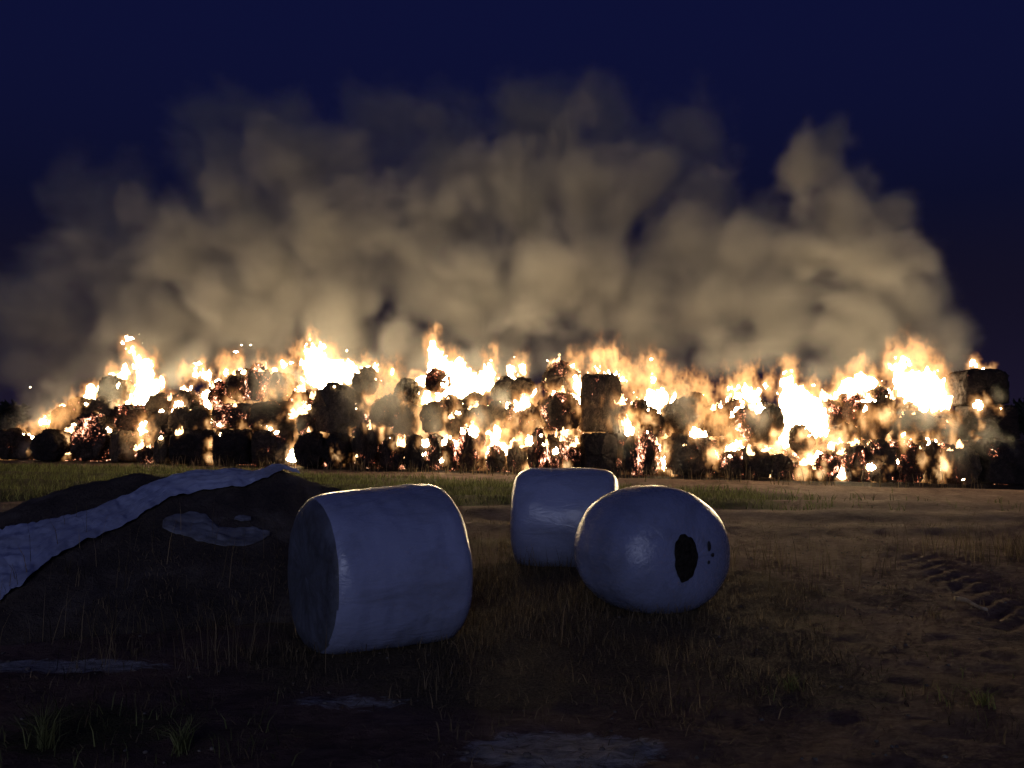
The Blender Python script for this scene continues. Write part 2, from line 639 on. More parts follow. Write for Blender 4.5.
def drape(name, outline_rows, mat, lift, amp, nu, nv, freq=3.0, thick=.006):
    """a sheet lying on the heap: outline_rows = [(near px,py),(far px,py)] from one end to the other"""
    rows = outline_rows
    A, B = [hit(*r[0]) for r in rows], [hit(*r[1]) for r in rows]
    A, B = np.array(A), np.array(B)
    t = np.linspace(0, len(rows) - 1, nu)
    k = np.arange(len(rows))
    a = np.stack([np.interp(t, k, A[:, i]) for i in range(3)], -1)
    b = np.stack([np.interp(t, k, B[:, i]) for i in range(3)], -1)
    V = []
    for i in range(nu):
        for j in range(nv):
            s = j / (nv - 1)
            wob = .08 * fbm(np.array([i * .13]), np.array([0.0 if s < .5 else 9.0]), np.array([2.2]), 3)[0]
            p = a[i] * (1 - s) + b[i] * s
            p[:2] += (b[i] - a[i])[:2] * wob * (2 * s - 1) * 2
            u = i * freq / nu * 3.2
            fold = .5 - abs(perlin(np.array([u * .13]), np.array([s * freq * 1.5]), np.array([1.7]))[0])
            fine = perlin(np.array([u * 2.5]), np.array([s * freq * 6]), np.array([7.7]))[0]
            edge = 1 - abs(2 * s - 1) ** 3
            z = surf(p[0], p[1]) + lift + amp * (fold * 1.7 + .16 * fine) * (.35 + .65 * edge)
            V.append((p[0], p[1], z))
    V = np.array(V)
    base = V.mean(0)
    base[2] = V[:, 2].min()
    o = mesh_obj(name, V - base, grid_faces(nu, nv), mat)
    o.location = base
    sol = o.modifiers.new('thickness', 'SOLIDIFY'); sol.thickness = thick; sol.offset = 1
    ss = o.modifiers.new('smooth', 'SUBSURF'); ss.levels = 1; ss.render_levels = 1
    return o


sheet = drape('plastic_sheet', [((-100, 665), (-110, 556)), ((-40, 628), (-40, 540)), ((0, 606), (0, 531)), ((22, 590), (24, 528)), ((53, 560), (48, 523)), ((88, 542), (77, 517)), ((116, 533), (104, 507)),
                                ((141, 518), (130, 496)), ((169, 501), (155, 484)), ((204, 493), (180, 477)), ((239, 490), (215, 474)), ((267, 481), (246, 473)), ((286, 473), (272, 469)), ((301, 469), (292, 465))],
              MATS['sheet'], .025, .055, 220, 56)
tag(sheet, 'pale blue white plastic sheet running in folds up the dark heap', 'plastic sheet')
for rows, lab in (
        ([((162, 530), (163, 523)), ((176, 537), (175, 516)), ((192, 540), (190, 514)), ((208, 545), (206, 516)), ((222, 548), (218, 528)), ((238, 549), (236, 531)), ((256, 545), (254, 528)), ((270, 538), (270, 533))], 'larger irregular scrap of pale film on the front slope of the dark heap'),
        ([((234, 522), (235, 519)), ((243, 524), (243, 517)), ((251, 522), (251, 519))], 'smallest pale film scrap near the crest of the dark heap')):
    o = drape('film_scrap', rows, MATS['scrap'], .012, .02, 60, 20, 5)
    tag(o, lab, 'film scrap', 'film scraps on the dark heap')

# ------------------------------------------------------------------ wrapped bales in front
def bale_film(radius, length, seed, n_len=56, n_ang=112, round_p=3.2, sag=.05, wrinkle=.010, taper=0.0, wide=1.0, tall=1.0, pleat=.012):
    """lying round bale: x is its axis; soft shoulders, sagging bottom, film bands"""
    V = []
    us = np.linspace(-1, 1, n_len)
    us = np.sign(us) * (1 - (1 - np.abs(us)) ** 1.6)
    for u in us:
        # super-elliptic shoulder
        prof = (1 - abs(u) ** round_p) ** (1 / round_p) if abs(u) < 1 else 0.0
        for k in range(n_ang):
            a = 2 * math.pi * k / n_ang
            V.append((u, prof, a))
    V = np.array(V)
    u, prof, a = V.T
    ca, sa = np.cos(a), np.sin(a)
    n1 = fbm(u * 1.3 + seed, ca * 1.2, sa * 1.2, 3)
    n2 = fbm(u * 5 + seed, ca * 3.5 + 4, sa * 3.5, 3)
    band = np.sin(u * 17 + 1.3 * np.sin(a * 2 + seed)) * .0008
    r = radius * (1 + taper * u) * prof * (1 + .055 * n1) + (wrinkle * n2 + band) * np.clip(prof * 3, 0, 1)
    x = u * length / 2 * (1 + .03 * fbm(ca * 1.5 + seed, sa * 1.5, u, 3)) + .0
    # gathered film on the ends: radial pleats
    endm = sstep(.86, 1.0, np.abs(u)) * prof
    x = x + np.sign(u) * pleat * endm * np.sin(a * 23 + seed) * (1 - prof)
    y = r * ca
    z = r * sa
    # weight: flatten the bottom
    z = np.where(z < -radius * .86, -radius * .86 + (z + radius * .86) * .25, z)
    y = y * (1 + sag * np.clip(-z / radius, 0, 1))
    co = np.stack([x, y * wide, (z + radius * .895) * tall], -1)
    F_ = grid_faces(n_len, n_ang, True)
    return co, F_


def wrapped_bale(name, loc, yaw, radius, length, seed, label, matf, end_mat=None, **kw):
    t = empty(name, loc, (0, 0, yaw))
    tag(t, label, 'wrapped bale', 'wrapped round bales in the foreground')
    co, fc = bale_film(radius, length, seed, **kw)
    if end_mat is None:
        mesh_obj('film_wrap', co, fc, matf, t)
    else:      # the dull flat end is a piece of film of its own
        lim = co[:, 0].min() + .055
        fa = np.array(fc)
        is_end = co[fa, 0].mean(1) < lim
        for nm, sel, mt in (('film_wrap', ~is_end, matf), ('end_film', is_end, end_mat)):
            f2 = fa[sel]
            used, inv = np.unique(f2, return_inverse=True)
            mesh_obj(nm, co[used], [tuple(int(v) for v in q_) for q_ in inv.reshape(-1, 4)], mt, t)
    return t, co


def gz(x, y):
    return float(ground_h(x, y))


# left bale
bx, by = -1.08, 6.22
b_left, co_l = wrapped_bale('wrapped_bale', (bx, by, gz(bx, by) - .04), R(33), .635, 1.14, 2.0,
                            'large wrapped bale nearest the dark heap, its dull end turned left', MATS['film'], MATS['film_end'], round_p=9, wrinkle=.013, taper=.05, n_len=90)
# middle bale
bx, by = .67, 9.6
b_mid, co_m = wrapped_bale('wrapped_bale', (bx, by, gz(bx, by) - .05), R(-8), .63, 1.30, 5.0,
                           'farthest wrapped bale, partly hidden behind the rounded holed bale', MATS['film'], round_p=6.0, wrinkle=.012)
# right bale
bx, by = 1.32, 7.4
b_right, co_r = wrapped_bale('wrapped_bale', (bx, by, gz(bx, by) - .03), R(-62), .62, 1.20, 9.0,
                             'rounded wrapped bale with a dark oval hole in its end', MATS['film_round'], round_p=2.8, wrinkle=.008, wide=1.13, tall=.965, pleat=.004)


def end_patch(parent, name, cy, cz, ry, rz, length, side, mat, seed, bulge=.02, rfun=None, rings=7, n=40, radius=.62, round_p=2.7):
    """patch lying on a bale's end, following its rounded end"""
    V, Fc = [], []
    for i in range(rings):
        s = i / (rings - 1)
        for k in range(n):
            a = 2 * math.pi * k / n
            jag = 1 + .04 * math.sin(a * 3 + seed) + .03 * math.sin(a * 7 + seed * 2) + .02 * math.sin(a * 13 + seed)
            yy = cy + ry * s * jag * math.cos(a)
            zz = cz + rz * s * jag * math.sin(a)
            rr = min(math.hypot(yy / 1.13, zz / .965 - radius * .895) / radius, .985)
            u = (1 - rr ** round_p) ** (1 / round_p)
            V.append((side * (u * length / 2 + bulge * (1 - s * s) + .014), yy, zz))
    Fc = grid_faces(rings, n, True)
    return mesh_obj(name, V, Fc, mat, parent)


end_patch(b_right, 'torn_hole', -.10, .55, .125, .205, 1.20, 1, MATS['silage'], 1.0, .004, rings=9, n=64)
for cy, cz, ry, rz, sd in ((.17, .63, .022, .045, 2.0), (.21, .55, .02, .018, 5.0), (.16, .49, .016, .016, 8.0)):
    end_patch(b_right, 'smudge', cy, cz, ry, rz, 1.20, 1, MATS['mark'], sd, .006, rings=4, n=20)


def film_lap(parent, radius, u0, u1, a0, a1, length, mat, seed):
    """the loose outer edge of the stretch film: a thin curved strip standing slightly off the bale"""
    V = []
    nu, na = 26, 14
    for i in range(nu):
        s = i / (nu - 1)
        for j in range(na):
            q_ = j / (na - 1)
            a = a0 + (a1 - a0) * q_ + .05 * math.sin(s * 7 + seed)
            u = u0 + (u1 - u0) * s
            r = radius * 1.012 + .016 * abs(math.sin(s * 11 + seed + q_ * 2)) * q_ + .006
            V.append((u * length / 2, r * math.cos(a), r * math.sin(a) + radius * .895))
    o = mesh_obj('film_lap', V, grid_faces(nu, na), mat, parent)
    sol = o.modifiers.new('thickness', 'SOLIDIFY'); sol.thickness = .003
    return o


film_lap(b_mid, .63, -.7, .6, R(30), R(42), 1.3, MATS['film'], 3.0)


# ------------------------------------------------------------------ burning stack
def fire_y(px):
    return 27.5 + (22.0 - 27.5) * px / 1010.0


def round_bale_mesh(name, seed, kind):
    """unit bale (diameter 1, length 1, centred), axis y for 'end', x for 'side'; ragged straw skin"""
    rng = np.random.default_rng(seed)
    n_len, n_ang = 30, 64
    us = np.linspace(-1, 1, n_len)
    us = np.sign(us) * (1 - (1 - np.abs(us)) ** 1.5)
    uu, kk = np.meshgrid(us, np.arange(n_ang), indexing='ij')
    a = kk * 2 * math.pi / n_ang
    p = 7.0 if kind != 'block' else 9.0
    prof = np.clip(1 - np.abs(uu) ** p, 0, 1) ** (1 / p)
    ca, sa = np.cos(a), np.sin(a)
    if kind == 'block':
        e = 6.0
        k = (np.abs(ca) ** e + np.abs(sa) ** e) ** (-1 / e)
    else:
        k = 1.0
    n1 = fbm(uu * 1.1 + seed * 3.3, ca * 1.3 * k, sa * 1.3 * k, 3)
    n2 = fbm(uu * 5 + seed * 1.3, ca * 4 * k, sa * 4 * k, 3)
    n3 = fbm(uu * 11 + seed * 1.7, ca * 9 * k, sa * 9 * k, 2)
    if kind != 'end':
        n1, n2, n3 = n1 * .6, n2 * .5, n3 * .5
    r = .5 * k * prof * (1 + .34 * n1 + .36 * n2 + .24 * n3)
    ax = .5 * uu * (1 + .25 * n1 + .12 * n2)
    c1, c2 = r * ca, r * sa
    co = np.stack([c1, ax, c2], -1) if kind != 'side' else np.stack([ax, c1, c2], -1)
    co = co.reshape(-1, 3)
    co[:, 2] = np.where(co[:, 2] < -.43, -.43 + (co[:, 2] + .43) * .3, co[:, 2])
    faces = [tuple(f) for f in grid_faces(n_len, n_ang, True)]
    V = [tuple(v) for v in co]
    nb = len(faces)
    # straw ends sticking out of the skin
    nrm = co / np.maximum(np.linalg.norm(co, axis=1, keepdims=True), 1e-6)
    for i in rng.integers(0, len(co), 260):
        b, n = co[i], nrm[i]
        d = n + rng.normal(size=3) * .55
        d /= np.linalg.norm(d)
        ln = rng.uniform(.04, .15)
        s = np.cross(d, rng.normal(size=3)); s /= np.linalg.norm(s)
        w = rng.uniform(.005, .012)
        j = len(V)
        V += [tuple(b - n * .02 + s * w), tuple(b - n * .02 - s * w), tuple(b + d * ln)]
        faces.append((j, j + 1, j + 2))
    me = bpy.data.meshes.new(name)
    me.from_pydata(V, [], faces)
    me.polygons.foreach_set('use_smooth', [True] * nb + [False] * (len(faces) - nb))
    me.update()
    return me


PROTO = {}
for kind in ('end', 'side', 'block'):
    for v in range(4):
        for mk in ('char', 'brown', 'ember', 'speck', 'dark', 'ash'):
            PROTO[(kind, v, mk)] = None
_base = {(k, v): round_bale_mesh('burning_bale', i * 7 + 3, k) for i, (k, v) in enumerate((k, v) for k in ('end', 'side', 'block') for v in range(4))}


def proto(kind, v, mk):
    if PROTO[(kind, v, mk)] is None:
        me = _base[(kind, v)].copy()
        me.materials.append(MATS[mk])
        PROTO[(kind, v, mk)] = me
    return PROTO[(kind, v, mk)]


# (px left, px right, py top, py bottom, tier, kind, material)
BALES = [
    (0, 31, 429, 463, 0, 'end', 'char'), (38, 75, 431, 465, 0, 'end', 'dark'), (76, 119, 416, 466, 0, 'end', 'speck'), (118, 138, 432, 464, 0, 'end', 'brown'), (139, 157, 446, 464, 0, 'end', 'speck'),
    (157, 175, 436, 464, 0, 'end', 'brown'), (174, 214, 430, 463, 0, 'side', 'dark'), (214, 254, 430, 464, 0, 'side', 'dark'), (254, 293, 431, 464, 0, 'side', 'char'),
    (295, 328, 433, 473, 0, 'end', 'dark'), (326, 352, 434, 472, 0, 'end', 'dark'), (351, 378, 425, 471, 0, 'end', 'char'), (380, 402, 437, 470, 0, 'end', 'char'), (402, 428, 437, 471, 0, 'end', 'dark'),
    (427, 446, 436, 469, 0, 'end', 'speck'), (444, 460, 440, 470, 0, 'end', 'ember'), (459, 484, 430, 471, 0, 'end', 'ember'), (485, 506, 444, 470, 0, 'end', 'speck'), (508, 527, 443, 471, 0, 'end', 'brown'),
    (528, 547, 431, 471, 0, 'end', 'ember'), (550, 565, 435, 471, 0, 'end', 'speck'), (564, 579, 436, 471, 0, 'end', 'speck'), (579, 616, 434, 477, 0, 'block', 'dark'), (626, 661, 427, 476, 0, 'end', 'speck'),
    (663, 713, 434, 479, 0, 'end', 'char'), (713, 742, 447, 483, 0, 'end', 'speck'), (739, 768, 447, 483, 0, 'side', 'char'), (764, 791, 455, 484, 0, 'end', 'char'), (790, 816, 461, 485, 0, 'side', 'speck'),
    (815, 840, 452, 486, 0, 'end', 'ember'), (838, 864, 444, 486, 0, 'end', 'ember'), (862, 889, 440, 487, 0, 'end', 'char'), (888, 918, 443, 488, 0, 'end', 'ember'), (916, 934, 443, 488, 0, 'end', 'char'), (931, 954, 445, 488, 0, 'end', 'ember'),
    (953, 974, 446, 489, 0, 'end', 'brown'), (972, 1024, 441, 490, 0, 'block', 'dark'),
    # second layer
    (58, 80, 407, 430, 1, 'end', 'ash'), (74, 96, 399, 425, 1, 'end', 'brown'), (92, 116, 398, 428, 1, 'end', 'ash'), (113, 148, 406, 436, 1, 'end', 'ember'), (149, 176, 411, 440, 1, 'end', 'char'), (172, 192, 408, 436, 1, 'end', 'brown'),
    (189, 212, 408, 436, 1, 'end', 'char'), (213, 253, 404, 432, 1, 'side', 'speck'), (251, 296, 402, 433, 1, 'side', 'char'), (297, 328, 408, 438, 1, 'end', 'char'), (314, 362, 386, 436, 1, 'end', 'ash'),
    (373, 398, 397, 428, 1, 'end', 'ash'), (398, 422, 405, 436, 1, 'end', 'ash'), (426, 447, 402, 434, 1, 'end', 'brown'), (446, 466, 410, 438, 1, 'end', 'brown'), (464, 490, 405, 434, 1, 'end', 'ash'), (489, 508, 402, 430, 1, 'end', 'brown'), (505, 522, 403, 430, 1, 'end', 'speck'),
    (519, 538, 403, 434, 1, 'end', 'speck'), (539, 579, 394, 436, 1, 'end', 'speck'), (579, 619, 376, 435, 1, 'block', 'brown'), (627, 643, 416, 436, 1, 'end', 'char'), (640, 664, 410, 436, 1, 'end', 'char'), (664, 701, 401, 436, 1, 'end', 'ash'), (702, 724, 406, 438, 1, 'end', 'brown'),
    (732, 752, 408, 442, 1, 'end', 'speck'), (749, 777, 406, 444, 1, 'end', 'ash'), (790, 810, 425, 450, 1, 'end', 'brown'), (830, 856, 425, 450, 1, 'end', 'char'), (858, 890, 402, 442, 1, 'end', 'char'), (892, 930, 412, 444, 1, 'side', 'char'), (928, 953, 421, 446, 1, 'end', 'char'), (963, 1010, 406, 441, 1, 'block', 'dark'),
    # third layer and top
    (102, 131, 377, 405, 2, 'end', 'ash'), (148, 177, 394, 418, 2, 'end', 'brown'), (175, 200, 392, 416, 2, 'end', 'speck'), (209, 236, 383, 408, 2, 'end', 'ember'), (230, 250, 370, 402, 2, 'end', 'speck'), (248, 270, 366, 402, 2, 'end', 'speck'), (268, 292, 374, 400, 2, 'end', 'char'), (296, 316, 388, 412, 2, 'end', 'ember'),
    (356, 376, 369, 395, 2, 'end', 'brown'), (400, 421, 379, 406, 2, 'end', 'ash'), (427, 449, 368, 394, 2, 'end', 'ember'), (440, 460, 396, 420, 2, 'end', 'ash'), (464, 480, 393, 414, 2, 'end', 'ash'), (496, 513, 378, 406, 2, 'end', 'ash'), (514, 531, 378, 406, 2, 'end', 'brown'), (543, 576, 364, 398, 2, 'end', 'speck'), (630, 652, 400, 424, 2, 'end', 'char'), (680, 702, 394, 420, 2, 'end', 'ash'),
    (724, 744, 400, 424, 2, 'end', 'ember'), (838, 862, 394, 428, 2, 'end', 'ember'), (818, 840, 400, 430, 2, 'end', 'ember'), (866, 890, 388, 412, 2, 'end', 'brown'), (954, 998, 371, 407, 2, 'block', 'dark'),
]
TIER = ['in the stack\'s bottom row', 'in the stack\'s second layer', 'in the stack\'s top layer']
LOOK = {'char': 'charred', 'brown': 'scorched brown', 'ember': 'ember covered', 'speck': 'spark flecked', 'dark': 'blackened', 'ash': 'pale ash grey'}
ORD = ['first', 'second', 'third', 'fourth', 'fifth', 'sixth', 'seventh', 'eighth', 'ninth', 'tenth', 'eleventh', 'twelfth', 'thirteenth', 'fourteenth', 'fifteenth', 'sixteenth', 'seventeenth', 'eighteenth', 'nineteenth', 'twentieth', 'twenty-first', 'twenty-second', 'twenty-third']
SPECIAL = {(0, 31, 0): 'charred round bale at the far left foot of the burning stack',
           (579, 616, 0): 'blackened square-edged bale on the ground carrying a tall upright bale',
           (579, 619, 1): 'tall upright block of scorched bale standing above the others mid stack',
           (314, 362, 1): 'big round smoke-veiled bale under the tallest white flame left of centre',
           (663, 713, 0): 'biggest round charred bale just right of the upright block',
           (972, 1024, 0): 'large dark bale at the right foot of the stack under two lying bales',
           (963, 1010, 1): 'dark lying bale sandwiched between two others at the right end',
           (954, 998, 2): 'dark lying bale on top of the right end, small flame on it',
           (539, 579, 1): 'spark flecked bale with white flame down its side, left of upright block',
           (543, 576, 2): 'spark flecked bale crowning the heap just left of the upright block',
           (427, 449, 2): 'ember covered bale surrounded by white flame at centre top',
           (113, 148, 1): 'ember covered bale directly below the big left white flame',
           (76, 119, 0): 'large ash flecked bale in the bottom row, left of a burning gap'}
BALE_OBS = []
count = {}
for (l, r_, tp, bt, tier, kind, mk) in sorted(BALES, key=lambda b: (b[4], b[0])):
    Y = fire_y((l + r_) / 2) + .62 + (.0, .85, 1.6)[tier] + random.uniform(-.12, .12)
    s = Y / F
    w = max((r_ - l), 25 if tier else 16) * s * random.uniform(.86, .97 if tier == 0 else 1.04)
    h = max(bt - tp, 28 if tier else 20) * s * random.uniform(.92, 1.05)
    px = (l + r_) / 2
    top = at(px, tp, Y)
    d = min(max(h, .8), 1.25)
    if tier == 0:      # stands on the ground
        zg = gz(top[0], Y) - .04
        h = top[2] - zg
    me = proto(kind, random.randrange(4), mk)
    o = bpy.data.objects.new('burning_bale', me)
    COL.objects.link(o)
    o.location = (top[0], Y, top[2] - h / 2 * .98)
    o.scale = (w, d, h)
    o.rotation_euler = (R(random.uniform(-12, 12)) if kind == 'end' and tier else 0, R(random.uniform(-25, 25)) if kind == 'end' and tier else R(random.uniform(-3, 3)), R(random.uniform(-30, 30)) if kind == 'end' else R(random.uniform(-5, 5)))
    key = (l, r_, tier)
    count[(tier, mk)] = count.get((tier, mk), 0) + 1
    n_same = sum(1 for b in BALES if b[4] == tier and b[6] == mk)
    lab = SPECIAL.get(key) or f"{LOOK[mk]} bale, {ORD[count[(tier, mk)] - 1]} such from the left {TIER[tier]}"
    tag(o, lab, 'bale', 'bales in the burning stack')
    o['burn'] = mk
    BALE_OBS.append(o)

# small licks of flame on the bales themselves
def lick_mesh(seed):
    lo, hi = (-.75, -.5, -.25), (.75, .5, 1.45)
    n = (46, 30, 52)
    z_, y_, x_ = np.meshgrid(np.linspace(lo[2], hi[2], n[2]), np.linspace(lo[1], hi[1], n[1]), np.linspace(lo[0], hi[0], n[0]), indexing='ij')
    z_, y_, x_ = [q_.astype(np.float32) for q_ in (z_, y_, x_)]
    ht = .55 + 1.7 * fbm(x_ * 1.8 + seed * 5, x_ * 0, x_ * 0 + seed, 3)
    sway = .5 * np.clip(z_, 0, 2) * fbm(z_ * 1.5 + seed, z_ * 0 + seed, z_ * 0, 2)
    x2 = x_ + sway
    f = .22 * (1 - z_ / np.maximum(ht, .12)) * sstep(-.22, .05, z_) - .9 * np.clip(np.abs(x2) - .35, 0, 2) - .55 * np.abs(y_)
    f = f + .34 * fbm(x2 * 3.2 + seed, y_ * 3.2, z_ * 1.6, 3) + .26 * fbm(x2 * 8 + seed, y_ * 8, z_ * 4, 2) - .03
    f = np.minimum(f, .55 - np.maximum(np.abs(x_) - .1, np.abs(z_ - .6) - .25))
    f[0] = f[-1] = -1; f[:, 0] = f[:, -1] = -1; f[:, :, 0] = f[:, :, -1] = -1
    return iso_mesh('flame_lick', np.clip(f + 1, 0, 2), lo, hi, 1.0, MATS['lick'] if seed % 2 else MATS['flame'])


LICKS = [lick_mesh(k) for k in range(8)]
LICK_AT = []
LICK_N = {'char': 5, 'brown': 5, 'ember': 7, 'speck': 8, 'dark': 4, 'ash': 3}
for o in BALE_OBS:
    w, d, h = o.scale
    for q_ in range(random.randint(max(LICK_N[o['burn']] - 2, 0), LICK_N[o['burn']])):
        a = random.choice([random.gauss(90, 38), random.gauss(90, 60), random.uniform(-60, 240)])
        ca, sa = math.cos(R(a)), math.sin(R(a))
        z0 = sa * .46 * random.uniform(.8, 1)
        pos = (ca * .46, random.uniform(-.5, .1), z0)
        sz = random.choice([.07, .09, .10, .12, .15, .2, .28, .42]) * random.uniform(.8, 1.2)
        wd = sz * random.choice([.6, .8, 1.1, 1.5])
        c = bpy.data.objects.new('flame_lick', random.choice(LICKS))
        COL.objects.link(c)
        c.parent = o
        c.location = pos
        c.scale = (wd / w, sz / d, sz / h)
        LICK_AT.append(((o.location[0] + pos[0] * w, o.location[1] + pos[1] * d, o.location[2] + pos[2] * h), (sz + wd) / 2))
    del o['burn']

# loose charred straw that fills the stack
TOP = [(-30, 452), (0, 445), (30, 435), (60, 414), (100, 398), (130, 380), (165, 398), (200, 392), (250, 378), (290, 384), (330, 384), (380, 392), (430, 382), (470, 396), (510, 388), (560, 378), (600, 385), (630, 410),
       (680, 404), (730, 408), (770, 412), (800, 428), (850, 402), (900, 405), (950, 400), (985, 395), (1015, 430), (1040, 470), (1060, 490)]
pxs = np.arange(-30, 1061, 4.0)
tops = np.interp(pxs, [t[0] for t in TOP], [t[1] for t in TOP])
rows = 26
V = []
for i, (px, ty) in enumerate(zip(pxs, tops)):
    Yc = fire_y(px) + 2.7
    p = at(px, ty, Yc)
    zg = gz(p[0], Yc)
    H = max((p[2] - zg) * .62, .05)
    for j in range(rows):
        t = j / (rows - 1) * 2 - 1
        y = Yc + t * 1.7
        prof = max(0, 1 - abs(t) ** 2.4)
        x = p[0] * y / Yc
        n = float(fbm(np.array([x * 1.1]), np.array([y * 1.1]), np.array([.5]), 4)[0])
        n2 = float(fbm(np.array([x * 4]), np.array([y * 4]), np.array([3.5]), 2)[0])
        V.append((x, y, gz(x, y) - .03 + H * prof * (1 + .55 * n + .15 * n2)))
o = mesh_obj('charred_straw', V, grid_faces(len(pxs), rows), MATS['speck'])
tag(o, 'loose charred straw and embers filling the gaps of the burning stack', 'straw', kind='stuff')

